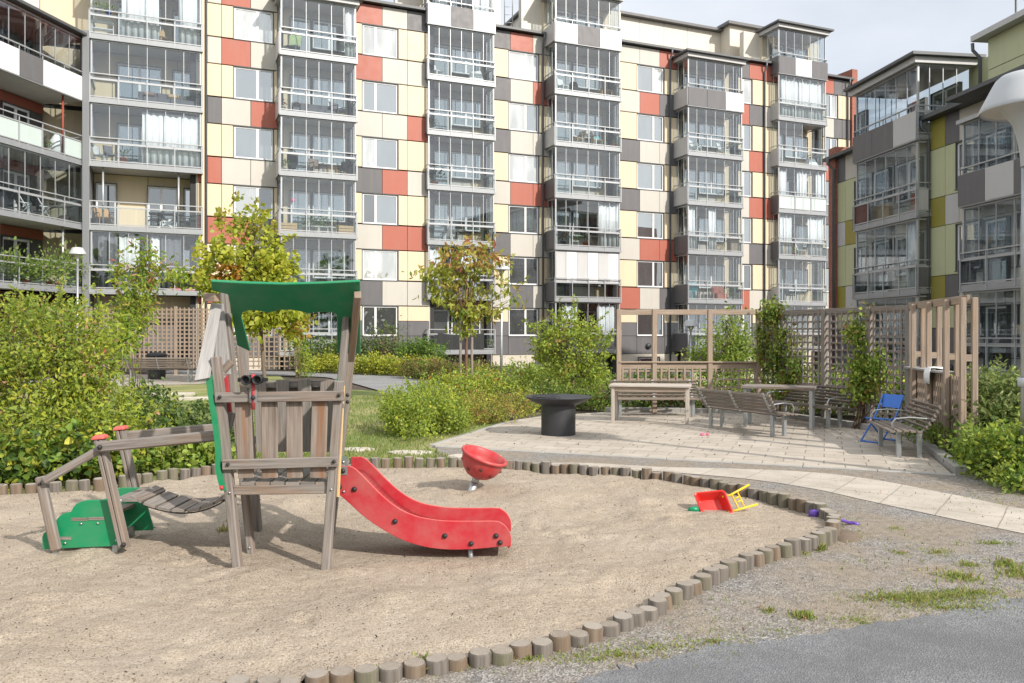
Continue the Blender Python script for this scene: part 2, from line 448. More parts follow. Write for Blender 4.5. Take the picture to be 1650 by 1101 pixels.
# ------------------------------------------------------------------ foliage
def leaves(name, P, D, L, cols, mat='leaf', parent=None, wid=.5, loc=None, kind=None):
    n = len(P); P = np.asarray(P, float); D = np.asarray(D, float)
    off = np.array(wloc(parent) if parent else (loc or (0, 0, 0))); P = P-off
    D /= (np.linalg.norm(D, axis=1, keepdims=True)+1e-9)
    rv = NR.normal(size=(n, 3)); S = np.cross(D, rv); S /= (np.linalg.norm(S, axis=1, keepdims=True)+1e-9)
    Nn = np.cross(S, D); L = np.asarray(L)[:, None]
    w = wid*(.8+.4*NR.random((n, 1)))
    vs = np.empty((n, 6, 3))
    vs[:, 0] = P
    vs[:, 1] = P+D*L*.35+S*L*w*.5+Nn*L*.08
    vs[:, 2] = P+D*L*.72+S*L*w*.36+Nn*L*.02
    vs[:, 3] = P+D*L-Nn*L*.10
    vs[:, 4] = P+D*L*.72-S*L*w*.36+Nn*L*.02
    vs[:, 5] = P+D*L*.35-S*L*w*.5+Nn*L*.08
    me = bpy.data.meshes.new(name)
    me.vertices.add(n*6); me.vertices.foreach_set('co', vs.reshape(-1))
    base = np.arange(n)[:, None]*6
    lp = np.concatenate([base+np.array([[0, 1, 2, 3]]), base+np.array([[0, 3, 4, 5]])], axis=1).reshape(-1)
    me.loops.add(n*8); me.loops.foreach_set('vertex_index', lp.astype(np.int32))
    me.polygons.add(n*2); me.polygons.foreach_set('loop_start', (np.arange(n*2)*4).astype(np.int32))
    me.update(calc_edges=True)
    at = me.color_attributes.new('leafcol', 'FLOAT_COLOR', 'POINT')
    cc = np.ones((n, 6, 4)); cc[:, :, :3] = np.clip(np.asarray(cols), 0, 1)[:, None, :]
    at.data.foreach_set('color', cc.reshape(-1))
    me.materials.append(MATS[mat])
    o = bpy.data.objects.new(name, me); C.objects.link(o)
    if parent: o.parent = parent
    else: o.location = off
    if kind: o['kind'] = kind
    return o

def crown_points(blobs, ncl, per, clr, shell=.35, flat=1.0):
    """clusters of leaves inside ellipsoid blobs -> leaf positions, outward dirs, cluster ids, cluster centres"""
    w = np.array([b[6] if len(b) > 6 else b[3]*b[4]*b[5] for b in blobs]); w = w/w.sum()
    ids = NR.choice(len(blobs), ncl, p=w)
    bc = np.array([b[:3] for b in blobs])[ids]; br = np.array([b[3:6] for b in blobs])[ids]
    d = NR.normal(size=(ncl, 3)); d /= np.linalg.norm(d, axis=1, keepdims=True)
    rad = (shell+(1-shell)*NR.random((ncl, 1))**.55)
    rad *= (.86+.28*NR.random((ncl, 1)))
    cc = bc+d*br*rad
    k = np.repeat(np.arange(ncl), per)
    j = NR.normal(size=(ncl*per, 3))*clr*(.6+.8*NR.random((ncl, 1))[k]); j[:, 2] *= flat
    return cc[k]+j, d[k], k, cc

def pick_cols(pal, n, k=None, jit=.22, clj=.18):
    ws = np.array([p[0] for p in pal], float); ws /= ws.sum()
    cs = np.array([p[1] for p in pal])
    c = cs[NR.choice(len(pal), n, p=ws)]
    if k is not None:
        m = k.max()+1
        base = cs[NR.choice(len(pal), m, p=ws)]
        c = np.where(NR.random((n, 1)) < .55, base[k], c)
        c = c*(1+clj*(NR.random((m, 1))-.5)*2)[k]
    return c*(1+jit*(NR.random((n, 1))-.5)*2)

def add_shoots(m, blobs, shoots, leaf, pal, P, Dn, cols, r):
    ns, ln = shoots; w = np.array([b[3]*b[5] for b in blobs]); ids = NR.choice(len(blobs), ns, p=w/w.sum())
    pp, dd = [], []
    for i in ids:
        b = blobs[i]; d = NR.normal(size=3); d[2] = abs(d[2])*.9+.25; d[1] -= .25; d /= np.linalg.norm(d)
        s = np.array(b[:3])+d*np.array(b[3:6])*.85; g = d*.6+np.array([0, 0, .7])+NR.normal(size=3)*.22; g /= np.linalg.norm(g)
        L = ln*(.4+1.0*NR.random()); k = max(4, int(L/leaf*2.6)); bend = NR.normal(size=3)*.18
        q = [s+g*L*u+bend*L*u*u-np.array([0, 0, .12])*L*u*u for u in np.linspace(0, 1, k)]
        b0 = blobs[0]; m.tube([V((b[0]*.6+b0[0]*.4, b[1]*.6+b0[1]*.4, b[2]-.8*b[5])), V(q[0]), V(q[k//2]), V(q[-1])], [r*1.3, r, r*.8, r*.3], 0, 3, False)
        for u, x in enumerate(q):
            for _ in range(2): pp.append(x+NR.normal(size=3)*leaf*.15); dd.append(NR.normal(size=3)*.8+g*.45-np.array([0, 0, .25]))
    pp = np.array(pp); dd = np.array(dd)
    return np.concatenate([P, pp]), np.concatenate([Dn, dd]), np.concatenate([cols, pick_cols(pal, len(pp))])

def shrub(name, label, cat, base, blobs, ncl, per, leaf, pal, clr=.12, mat='leaf', group=None, droop=.1, wid=.5, stems=26,
          stem_r=.006, shell=.3, flat=1.0, zmin=None, kind=None, extra=None, tips=None, shoots=None):
    t = thing(name, base, label, cat, group)
    P, D, k, cc = crown_points(blobs, ncl, per, clr, shell, flat)
    keep = P[:, 2] > (base[2]+.02 if zmin is None else zmin)
    P, D, k = P[keep], D[keep], k[keep]
    n = len(P)
    cols = pick_cols(pal, n, k)
    if tips is not None:
        tc, frac = tips
        m = k.max()+1
        z = cc[:m, 2]; q = np.quantile(z, .45)
        tipcl = (NR.random(m) < frac) & (z > q)
        mk = tipcl[k] & (NR.random(n) < .6)
        cols[mk] = pick_cols(tc, mk.sum())
    Dn = D*.6+NR.normal(size=(n, 3))*.75; Dn[:, 2] -= droop
    m = MB()
    if shoots is None: shoots = (max(10, ncl//9), .18*max(bb[5] for bb in blobs)+leaf*2.5)
    if shoots[0]:
        P, Dn, cols = add_shoots(m, blobs, shoots, leaf, pal if tips is None else list(pal)+[(sum(p[0] for p in pal)*tips[1]*q[0]/sum(z[0] for z in tips[0]), q[1]) for q in tips[0]], P, Dn, cols, stem_r*.6); n = len(P)
    leaves('foliage', P, Dn, leaf*(.65+.7*NR.random(n)), cols, mat, t, wid)
    if stems:
        b = V(base)
        idx = NR.choice(len(cc), min(stems, len(cc)), replace=False)
        for i in idx:
            q = V(cc[i])
            if q.z < base[2]+.05: continue
            r0 = V((b.x+(q.x-b.x)*.35*R.random()+R.uniform(-.05, .05), b.y+(q.y-b.y)*.35*R.random(), base[2]-.05))
            mid = r0.lerp(q, .5)+V((R.uniform(-.06, .06), R.uniform(-.06, .06), (q-r0).length*.08))
            m.tube([r0, mid, q], [stem_r*1.5, stem_r, stem_r*.4], 0, 4, False)
    if m.v: m.build('stem', 'twig', t)
    return t
# ------------------------------------------------------------------ camera, sky, sun
cam = bpy.data.cameras.new('camera'); co = bpy.data.objects.new('camera', cam); C.objects.link(co)
co.location = (0, 0, EYE); co.rotation_euler = (math.pi/2, 0, 0)
cam.sensor_width = 36; cam.lens = F/1650*36; cam.shift_y = -(550.5-HY)/1650; cam.clip_end = 5000; cam.clip_start = .05
SC.camera = co
SUN_EL = math.radians(34); SUN_D = V((.72, -.69, 0)).normalized()
sl = bpy.data.lights.new('sun', 'SUN'); so = bpy.data.objects.new('sun', sl); C.objects.link(so)
sl.energy = 4.2; sl.angle = math.radians(1.2); sl.color = (1, .93, .84)
sdir = V((SUN_D.x*math.cos(SUN_EL), SUN_D.y*math.cos(SUN_EL), math.sin(SUN_EL)))
so.rotation_euler = sdir.to_track_quat('Z', 'Y').to_euler(); so.location = (8, -8, 12)
w = bpy.data.worlds.new('World'); SC.world = w; w.use_nodes = True
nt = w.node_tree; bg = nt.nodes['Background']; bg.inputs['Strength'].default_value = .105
sky = nt.nodes.new('ShaderNodeTexSky'); sky.sky_type = 'NISHITA'; sky.sun_disc = False
sky.sun_elevation = SUN_EL; sky.sun_rotation = math.atan2(SUN_D.x, SUN_D.y)
sky.air_density = 1.0; sky.dust_density = 1.5; sky.ozone_density = 1.0
tc = nt.nodes.new('ShaderNodeTexCoord'); mp = nt.nodes.new('ShaderNodeMapping'); mp.inputs['Scale'].default_value = (1, 1, 2.6)
mp.inputs['Location'].default_value = (.35, .1, .2)
nz = nt.nodes.new('ShaderNodeTexNoise'); nz.inputs['Scale'].default_value = 1.9; nz.inputs['Detail'].default_value = 7; nz.inputs['Roughness'].default_value = .52
rp = nt.nodes.new('ShaderNodeValToRGB'); rp.color_ramp.elements[0].position = .30; rp.color_ramp.elements[0].color = (.6, .6, .6, 1)
rp.color_ramp.elements[1].position = .62; rp.color_ramp.elements[1].color = (.96, .96, .96, 1)
mx = nt.nodes.new('ShaderNodeMix'); mx.data_type = 'RGBA'; 
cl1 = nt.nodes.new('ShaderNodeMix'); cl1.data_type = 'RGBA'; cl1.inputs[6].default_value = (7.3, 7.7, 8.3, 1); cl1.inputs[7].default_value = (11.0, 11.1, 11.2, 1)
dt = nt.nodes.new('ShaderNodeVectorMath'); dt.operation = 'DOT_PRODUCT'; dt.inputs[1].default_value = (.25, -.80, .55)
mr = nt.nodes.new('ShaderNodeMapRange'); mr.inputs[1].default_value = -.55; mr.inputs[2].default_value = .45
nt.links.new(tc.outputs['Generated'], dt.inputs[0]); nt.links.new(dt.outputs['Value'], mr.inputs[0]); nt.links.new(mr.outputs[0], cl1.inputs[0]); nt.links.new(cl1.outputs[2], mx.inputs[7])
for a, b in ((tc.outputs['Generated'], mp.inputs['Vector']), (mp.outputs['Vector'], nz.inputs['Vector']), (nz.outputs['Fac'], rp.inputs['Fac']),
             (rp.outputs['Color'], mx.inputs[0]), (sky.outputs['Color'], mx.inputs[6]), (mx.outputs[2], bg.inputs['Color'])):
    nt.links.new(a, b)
SC.view_settings.view_transform = 'Standard'; SC.view_settings.look = 'None'; SC.view_settings.gamma = 1
SC.view_settings.exposure = 0.26
SC.render.engine = 'CYCLES'
SC.cycles.max_bounces = 6; SC.cycles.diffuse_bounces = 3; SC.cycles.glossy_bounces = 3; SC.cycles.transparent_max_bounces = 14
SC.cycles.use_denoising = True; SC.cycles.caustics_reflective = False; SC.cycles.sample_clamp_indirect = 6

# ------------------------------------------------------------------ ground
def sst(a, b, x):
    t = np.clip((x-a)/(b-a), 0, 1); return t*t*(3-2*t)
def gh(x, y):
    return -1.75*sst(20, 29, y)*sst(.6, 5.0, x)
def ghf(x, y): return float(gh(np.array(x, float), np.array(y, float)))

def grid_mesh(name, xs, ys, zf, mat, inside=None):
    X, Y = np.meshgrid(xs, ys); Z = zf(X, Y)
    nx, ny = len(xs), len(ys); vs = np.stack([X, Y, Z], -1).reshape(-1, 3)
    fs = []
    for j in range(ny-1):
        for i in range(nx-1):
            if inside is not None and not inside((xs[i]+xs[i+1])/2, (ys[j]+ys[j+1])/2): continue
            a = j*nx+i; fs.append((a, a+1, a+nx+1, a+nx))
    me = bpy.data.meshes.new(name); me.from_pydata(vs.tolist(), [], fs); me.materials.append(MATS[mat])
    me.polygons.foreach_set('use_smooth', [True]*len(fs))
    o = bpy.data.objects.new(name, me); C.objects.link(o); structure(o); return o

def inpoly(poly):
    px = np.array([p[0] for p in poly]); py = np.array([p[1] for p in poly])
    qx = np.roll(px, -1); qy = np.roll(py, -1)
    def f(x, y):
        c = (py > y) != (qy > y)
        with np.errstate(divide='ignore', invalid='ignore'):
            xi = (qx-px)*(y-py)/(qy-py)+px
        return bool(np.count_nonzero(c & (x < xi)) % 2)
    return f

def smooth_loop(pts, n, closed=True):
    pts = [V((p[0], p[1], 0)) for p in pts]; out = []
    N = len(pts)
    rng = range(N if closed else N-1)
    for i in rng:
        if closed: p0, p1, p2, p3 = pts[i-1], pts[i], pts[(i+1) % N], pts[(i+2) % N]
        else: p0, p1, p2, p3 = pts[max(i-1, 0)], pts[i], pts[i+1], pts[min(i+2, N-1)]
        for k in range(n):
            t = k/n
            out.append(.5*((2*p1)+(p2-p0)*t+(2*p0-5*p1+4*p2-p3)*t*t+(3*p1-p0-3*p2+p3)*t**3))
    if not closed: out.append(pts[-1])
    return out

def sheet(name, pts, z, mat, jit=0):
    m = MB(); q = [V((p[0]+R.uniform(-jit, jit), p[1]+R.uniform(-jit, jit), z)) for p in pts]
    m.add(q, [tuple(range(len(q)))], 0, [[(p.x, p.y) for p in q]])
    o = m.build(name, mat); structure(o)
    if o.data.polygons[0].normal.z < 0: o.data.flip_normals()
    return o

xs = [-1500, -400, -150]+list(range(-70, 71, 2))+[150, 400, 1500]
ys = [-1500, -400, -120, -60, -40]+list(range(-30, 81, 2))+[120, 400, 1500]
grid_mesh('ground', xs, ys, lambda X, Y: gh(X, Y)-.05, 'soil')

# sand pit outline (post ring)
SAND = [(-5.16, 8.125), (-4.4, 8.48), (-3.5, 9.375), (-2.75, 9.78), (-2.0, 9.9), (-.95, 9.9), (.19, 9.68), (1.23, 9.18), (1.85, 8.75), (2.34, 8.13), (2.70, 7.55),
        (2.79, 7.08), (2.64, 6.65), (2.41, 6.34), (1.96, 6.0), (1.54, 5.63), (1.08, 5.10), (.613, 4.556), (.247, 4.28), (-.079, 4.11), (-.38, 3.99),
        (-.67, 3.88), (-1.03, 3.776), (-1.5, 3.66), (-2.3, 3.56), (-3.4, 3.55), (-4.6, 3.9), (-5.7, 4.9), (-6.1, 6.2), (-5.9, 7.4)]
loop = smooth_loop(SAND, 8)
ins0 = inpoly(loop); ins = inpoly([((p.x+1.2)*.992-1.2, (p.y-6.6)*.992+6.6) for p in loop])
NB = 900
bx = NR.uniform(-6, 2.8, NB); by = NR.uniform(3.3, 10, NB); bs = NR.uniform(.045, .2, NB); ba = NR.normal(size=NB)*.016
FOOT = [(R.uniform(-5.5, 2.4), R.uniform(3.8, 9.3), R.uniform(.05, .085), R.uniform(.012, .03), R.uniform(0, 3.1)) for _ in range(110)]
def sandz(X, Y):
    Z = .012*np.sin(1.3*X+.7*Y+1)+.012*np.sin(-.9*X+1.7*Y)+.008*np.sin(3.1*X+2.3*Y)+.006*np.sin(5.3*Y-2.2*X)
    for a, b, s, k in zip(bx, by, bs, ba): Z = Z+k*np.exp(-((X-a)**2+(Y-b)**2)/(2*s*s))
    # worn hollows below the tower, the slide exit and the seat
    for a, b, s, k in ((-1.65, 6.1, .5, -.045), (-.2, 6.0, .35, -.03), (.05, 6.1, .25, -.03), (-3.1, 5.75, .35, .02), (-2.0, 5.55, .25, .012), (-.45, 8.4, .3, .02)):
        Z = Z+k*np.exp(-((X-a)**2+(Y-b)**2)/(2*s*s))
    for a, b, s, k, q in FOOT:
        u = (X-a)*math.cos(q)+(Y-b)*math.sin(q); v = -(X-a)*math.sin(q)+(Y-b)*math.cos(q); e = (u/(2.1*s))**2+(v/s)**2
        Z = Z-k*np.exp(-e)+.45*k*np.exp(-(e-2.2)**2)
    return np.maximum(Z+.034-.022*(1-sst(3.9, 4.8, Y)), .002)
_gx = np.arange(-6.3, 3.0, .035); _gy = np.arange(3.2, 10.2, .035); _gz = sandz(*np.meshgrid(_gx, _gy))
def sz(x, y): return float(_gz[min(len(_gy)-1, max(0, int((y-3.2)/.035+.5))), min(len(_gx)-1, max(0, int((x+6.3)/.035+.5)))])
grid_mesh('sand', np.arange(-6.2, 2.9, .035), np.arange(3.3, 10.05, .035), sandz, 'sand', ins)

# lawn, paths, terrace
lawn = [(-30, 9.0), (-5.6, 8.3), (-4.4, 8.7), (-3.4, 9.6), (-1.9, 10.1), (-.9, 10.1), (-.3, 10.3), (-1.2, 12.0), (-.2, 15.2), (-1.2, 20), (-2.2, 23.0), (-7, 26), (-9.5, 33), (-30, 33)]
sheet('lawn', lawn, -.02, 'lawn')
pathc = [(-14, 36.5), (-10.5, 34.5), (-8.6, 33.2), (-6, 30), (-4.0, 26.5), (-2.4, 23.6), (-.8, 21.6)]
pl = smooth_loop([(-16, 38), (-8.9, 36.4), (-5.5, 34.2), (-3.3, 30.5), (-1.6, 26.5), (.2, 23.0)], 6, False)
pr = smooth_loop([(-1.2, 19.6), (-2.5, 20.4), (-3.15, 22.1), (-4.4, 25.2), (-6.4, 29.8), (-8.4, 32.6), (-16, 35)], 6, False)
sheet('footpath', pl+pr, -.012, 'asphalt_far')
sheet('gravel_pad', [(-19, 34), (-17.5, 28.5), (-12.6, 26.2), (-10.6, 27.2), (-10.8, 34)], -.010, 'pale_gravel', .1)

asph_edge = smooth_loop([(-1.2, 3.05), (-.3, 3.45), (.28, 3.84), (.66, 4.08), (1.07, 4.29), (1.63, 4.46), (2.27, 4.70), (3.2, 5.05), (4.4, 5.4), (9, 6.6), (30, 11)], 10, False)
sheet('gravel', [(-1.4, 3.0), (-1.6, 3.8), (-.3, 4.2), (.4, 4.6), (1.8, 6.0), (2.3, 6.9), (2.0, 7.8), (1.0, 9.0), (-1, 9.65), (-1.1, 12.0), (5.3, 9.7), (6.3, 9.6), (8.3, 8.0), (20, 9), (20, 6), (4, 4.5), (1, 3.6), (0, 3.0)], -.012, 'gravel')
sheet('asphalt', [V((p.x+R.gauss(0, .018), p.y+R.gauss(0, .022), 0)) for p in asph_edge]+[V((30, -30, 0)), V((-1.2, -30, 0))], -.006, 'asphalt')
TER = [(-1.16, 12.05), (5.23, 9.60), (6.36, 12.84), (6.3, 13.6), (5.15, 16.95), (2.0, 17.3), (.9, 16.6), (-.06, 15.3)]
mat_pave('paver_terrace', .50, .30, .37, (0, 0, 0), (.44, .39, .33), (.50, .45, .39), (.25, .22, .185), .008, .5, .5)
mat_pave('paver_slab', .52, .52, .62, (.1, .25, 0), (.52, .47, .41), (.47, .425, .37), (.30, .265, .22), .006, .0, .5)
sheet('terrace', TER, .0, 'paver_terrace')
top = [(0.35, 10.45), (1.0, 10.45), (1.83, 10.15), (2.8, 10.0), (3.61, 9.75), (4.15, 9.25), (4.6, 8.35), (5.0, 7.5), (6.3, 5.9)]
bot = [(5.3, 5.35), (4.35, 6.62), (3.62, 7.95), (3.25, 8.7), (2.7, 9.3), (2.0, 9.70), (1.2, 10.05), (.35, 10.25)]
sheet('paver_path', smooth_loop(top, 5, False)+smooth_loop(bot, 5, False), -.007, 'paver_slab')

# kerb of the terrace: one continuous granite line
km = MB()
def kerb(a, b, w=.09, h0=-.1, h1=.012):
    a = V((*a, (h0+h1)/2)); b = V((*b, (h0+h1)/2)); n = max(1, round((b-a).length/.9))
    for i in range(n):
        p = a.lerp(b, i/n+.0004); q = a.lerp(b, (i+1)/n-.0004); km.beam(p, q, w, h1-h0+R.uniform(-.004, .004), 0, ch=.008)
kerb((-1.2, 12.08), (-.06, 15.36)); kerb((-.06, 15.36), (.9, 16.68)); kerb((-1.14, 11.98), (5.25, 9.53), .07, -.1, .006)
kerb((2.0, 17.3), (5.15, 17.0), .11, -.1, .10); kerb((5.2, 16.95), (6.36, 13.65), .12, -.1, .10); kerb((6.42, 12.9), (5.36, 9.62), .15, -.1, .085)
ko = km.build('kerb', 'kerb_stone'); structure(ko)

# stepping stones
for i, (p, lab) in enumerate((((575, 724), 'pale flat stepping stone at the lawn edge nearest the wooden tower'),
                              ((660, 729), 'longer pale stepping stone beside the terrace corner behind the posts'),
                              ((765, 735), 'stepping stone half hidden behind the red spinning bowl'))):
    c = G(*p); m = MB(); n = 11
    pts = [(math.cos(a*2*math.pi/n)*(.27+.05*i+R.uniform(-.02, .03)), math.sin(a*2*math.pi/n)*(.16+R.uniform(-.02, .02))) for a in range(n)]
    m.prism(pts, (c.x, c.y, -.05), (1, 0, 0), (0, 1, 0), .06, 0)
    o = m.build('stepping_stone', 'stone_pale', loc=(c.x, c.y, -.05), bevel=.008); tag(o, lab, 'stepping stone', 'stepping stones in the lawn')
for i, (p, s, lab) in enumerate((((270, 636), (1.4, .35), 'long pale stone step in the lawn beside the far benches'), ((320, 643), (.9, .3), 'small pale stone step in the lawn behind the tower'))):
    c = G(*p); m = MB(); m.box((c.x-s[0]/2, c.y-s[1]/2, -.05), (c.x+s[0]/2, c.y+s[1]/2, .05))
    o = m.build('stone_step', 'stone_pale', loc=(c.x, c.y, -.05), bevel=.01); tag(o, lab, 'step', 'stone steps in the lawn')

# ------------------------------------------------------------------ palisade posts around the sand pit
def make_post(mats, seed):
    m = MB(); n = 18; r = .058
    rr = [r*(1+R.uniform(-.03, .03)) for _ in range(n)]
    vs = []
    for z, k in ((-.2, 1), (.128, 1), (.136, .90)):
        for i in range(n):
            a = 2*math.pi*i/n; vs.append((rr[i]*k*math.cos(a), rr[i]*k*math.sin(a), z))
    fs = []; uvs = []; ro = R.random()*50
    for q in range(2):
        for i in range(n):
            j = (i+1) % n; fs.append((q*n+i, q*n+j, q*n+n+j, q*n+n+i))
            a0 = i*.018; uvs.append([(ro, ro+a0), (ro, ro+a0+.018), (ro+.33, ro+a0+.018), (ro+.33, ro+a0)])
    m.add(vs, fs, 0, uvs, True); m.add(vs[2*n:], [tuple(range(n))], 1, None)
    return m.build('palisade_post', [mats, 'end_grain'])
protos = [make_post(k, i) for i, k in enumerate(('post_green', 'post_brown', 'post_grey'))]
PLAB = ['short greenish round timber post in the ring edging the sand pit', 'short brown round timber post in the ring edging the sand pit',
        'short grey round timber post in the ring edging the sand pit']
dl = smooth_loop(SAND, 40); acc = 0; used = [False]*3; last = dl[0]; nxt = 0
for p in dl[1:]+dl[:1]:
    acc += (p-last).length; last = p
    if acc < nxt: continue
    nxt = acc+.1125+R.uniform(-.002, .003)
    near = p.y < 3.7
    if p.x < -5.9 or (near and p.x < -2.4): continue
    k = R.choices((0, 1, 2), (.30, .30, .40))[0]
    o = protos[k] if not used[k] else dup(protos[k])
    used[k] = True
    o.location = (p.x+R.gauss(0, .006), p.y+R.gauss(0, .006), R.gauss(0, .009)+(.01 if p.y > 8 else 0)-(.084-.076*float(sst(4.1, 8.2, p.y))))
    s = R.uniform(.95, 1.04)
    o.scale = (s, s, 1)
    o.rotation_euler = (R.gauss(0, .035), R.gauss(0, .035), R.uniform(0, 6.28))
    tag(o, PLAB[k], 'timber post', 'round timber posts around the sand pit')

# ------------------------------------------------------------------ ground cover scattered on the surfaces (countless)
def blades(name, n, fn, ln, pal, wid=.13, mat='leaf', lean=.35, zoff=0.0):
    P = []
    while len(P) < n:
        q = fn()
        if q is not None: P.append(q)
    P = np.array(P); D = NR.normal(size=(n, 3))*lean; D[:, 2] = 1
    o = leaves(name, P, D, ln*(.5+NR.random(n)), pick_cols(pal, n), mat, None, wid); structure(o, 'stuff'); return o
inl = inpoly([(-2.4, 10.08), (-.5, 10.15), (-1.3, 12.0), (-.4, 15.2), (-1.4, 20), (-2.5, 22.6), (-5, 26), (-5.5, 19)])
inl2 = inpoly([(-9, 20), (-3.4, 9.7), (-2.4, 10.0), (-5.5, 20), (-6.5, 27), (-10, 27)])
def lawnpt():
    y = 10+12*R.random()**1.7; x = R.uniform(-8, 0)
    if inl(x, y) or inl2(x, y): return (x, y, -.022)
tl = tag(blades('grass', 26000, lawnpt, .05, [(3, (.18, .27, .05)), (2, (.26, .32, .08)), (1.4, (.40, .38, .16))], .14), 'short mown lawn grass with dry yellowish patches', 'grass')
TUFT = [(1480, 972, .32, .05, 700), (1440, 968, .2, .05, 350), (1530, 965, .22, .05, 420), (1570, 960, .2, .05, 260), (1295, 1000, .07, .12, 120), (1545, 935, .13, .14, 200),
        (1510, 895, .12, .05, 120), (1450, 895, .1, .04, 90), (1620, 915, .14, .08, 140), (1560, 915, .08, .06, 90), (1350, 865, .14, .05, 160), (1290, 895, .1, .05, 110),
        (1320, 890, .05, .1, 50), (1240, 990, .05, .05, 40), (1150, 1040, .2, .04, 160), (1050, 1050, .25, .04, 180), (1000, 1062, .16, .05, 160), (680, 1082, .05, .12, 60), (600, 1096, .09, .10, 90),
        (740, 1080, .18, .04, 130), (850, 1068, .16, .05, 110), (1600, 880, .16, .05, 110), (1440, 855, .1, .04, 60), (1375, 868, .1, .05, 80), (1640, 930, .15, .09, 140), (930, 1064, .14, .03, 100),
        (1250, 1022, .35, .03, 160), (1380, 1004, .3, .035, 170), (1100, 1048, .3, .03, 150), (1580, 985, .3, .05, 150), (960, 1070, .22, .035, 130), (375, 860, .035, .16, 26), (360, 872, .03, .2, 20), (440, 900, .03, .03, 18), (1390, 1010, .12, .035, 80), (1520, 985, .3, .04, 260), (1180, 1060, .15, .03, 90)]
def weedpts():
    P = []; L = []
    for x, y, r, h, n in TUFT:
        c = G(x, y, -.03)
        for _ in range(int(n*1.7)):
            a = R.random()*6.283; q = r*abs(R.gauss(0, .62))
            P.append((c.x+q*math.cos(a)*(1.5 if r > .15 else 1), c.y+q*math.sin(a)*(.55 if r > .15 else 1), -.014)); L.append(min(.036, h*.45)*R.uniform(.5, 1.25) if r > .06 else h*.6*R.uniform(.4, 1.2))
    for _ in range(4200):
        x = R.uniform(.0, 5.5); y = R.uniform(3.6, 8.5)
        if ins(x, y) or (y < 3.9+.38*x and x > .3): continue
        if R.random() > .30+.5*math.sin(2.1*x+1.3*y): continue
        P.append((x, y, -.014)); L.append(R.uniform(.012, .035))
    return np.array(P), np.array(L)
P, L = weedpts(); D = NR.normal(size=(len(P), 3))*.6; D[:, 2] = 1
wo = leaves('weeds', P, D, L, pick_cols([(3, (.24, .32, .07)), (2, (.36, .39, .12)), (1.2, (.40, .34, .16)), (.25, (.36, .16, .09))], len(P)), 'leaf', None, .3)
tag(wo, 'low green and reddish weeds growing on the gravel', 'weeds', kind='stuff')

def scatter_bits(name, n, fn, smin, smax, pal, label, cat, mat='leaf', flat=.35):
    P = []
    while len(P) < n:
        q = fn()
        if q is not None: P.append(q)
    P = np.array(P); D = NR.normal(size=(n, 3)); D[:, 2] *= flat
    o = leaves(name, P, D, NR.uniform(smin, smax, n), pick_cols(pal, n), mat, None, .45)
    return tag(o, label, cat, kind='stuff')
def on_sand():
    y = 3.5+6.4*R.random()**1.3; x = R.uniform(-6, 2.7)
    if ins(x, y): return (x, y, sz(x, y)+.004)
scatter_bits('sand_grit', 15000, on_sand, .004, .011, [(3, (.05, .04, .033)), (2, (.14, .11, .085)), (2, (.62, .57, .50)), (2, (.30, .25, .2))], 'coarse grains lying on the sand', 'grit', flat=.8)
scatter_bits('wood_chips', 2600, on_sand, .006, .022, [(2, (.10, .075, .055)), (2, (.24, .19, .14)), (1, (.45, .38, .30)), (.3, (.02, .018, .016))], 'tiny twigs and chips lying in the sand', 'debris')
inter = inpoly(TER)
def on_ter():
    x = R.uniform(-1.2, 6.3); y = R.uniform(9.6, 17)
    if inter(x, y): return (x, y, .006)
scatter_bits('fallen_leaves', 200, on_ter, .02, .05, [(2, (.16, .11, .05)), (1, (.30, .22, .06)), (1, (.06, .045, .03))], 'small fallen leaves on the terrace paving', 'leaves')
def litter():
    y = R.uniform(3.7, 9.5); x = R.uniform(-.5, 6)
    if not ins(x, y) and y > 3.8+.36*x and y < 11.7-.39*x: return (x, y, -.008)
scatter_bits('loose_gravel', 5000, litter, .006, .016, [(2, (.12, .118, .115)), (2, (.27, .26, .25)), (1.3, (.42, .40, .37)), (.6, (.55, .53, .5))], 'loose grey gravel chips beside the sand pit', 'gravel', flat=.7)
# ------------------------------------------------------------------ buildings
class Fr:
    def __init__(s, P, d):
        s.P = V((P[0], P[1], 0)); s.d = V((d[0], d[1], 0)).normalized(); s.n = V((s.d.y, -s.d.x, 0))
    def pt(s, u, o, z): return s.P+s.d*u+s.n*o+V((0, 0, z))
    def u_at(s, x, o=0):
        k = (x-CX)/F; B = s.P+s.n*o
        return (k*B.y-B.x)/(s.d.x-k*s.d.y)
    def box(s, m, u0, u1, o0, o1, z0, z1, mi=0):
        if u0 > u1: u0, u1 = u1, u0
        if o0 > o1: o0, o1 = o1, o0
        # corners ordered so that normals face outward (n is to the viewer side)
        b = [s.pt(u0, o1, 0), s.pt(u1, o1, 0), s.pt(u1, o0, 0), s.pt(u0, o0, 0)]
        m.hexa([p+V((0, 0, z0)) for p in b]+[p+V((0, 0, z1)) for p in b], mi)

PN = list(PAL.keys()); PMATS = ['panel_'+k for k in PN]+['dark_backing', 'plinth']
IDX = {k: i for i, k in enumerate(PN)}; IDX['backing'] = len(PN); IDX['plinth'] = len(PN)+1

def panels(fr, m, us, z0, z1, cols, off, gap=.012, dep=.10):
    for (a, b), c in zip(zip(us[:-1], us[1:]), cols):
        if c is None: continue
        j = R.uniform(-.003, .003)
        fr.box(m, a+gap, b-gap, off-dep, off+j, z0+gap, z1-gap, IDX[c])

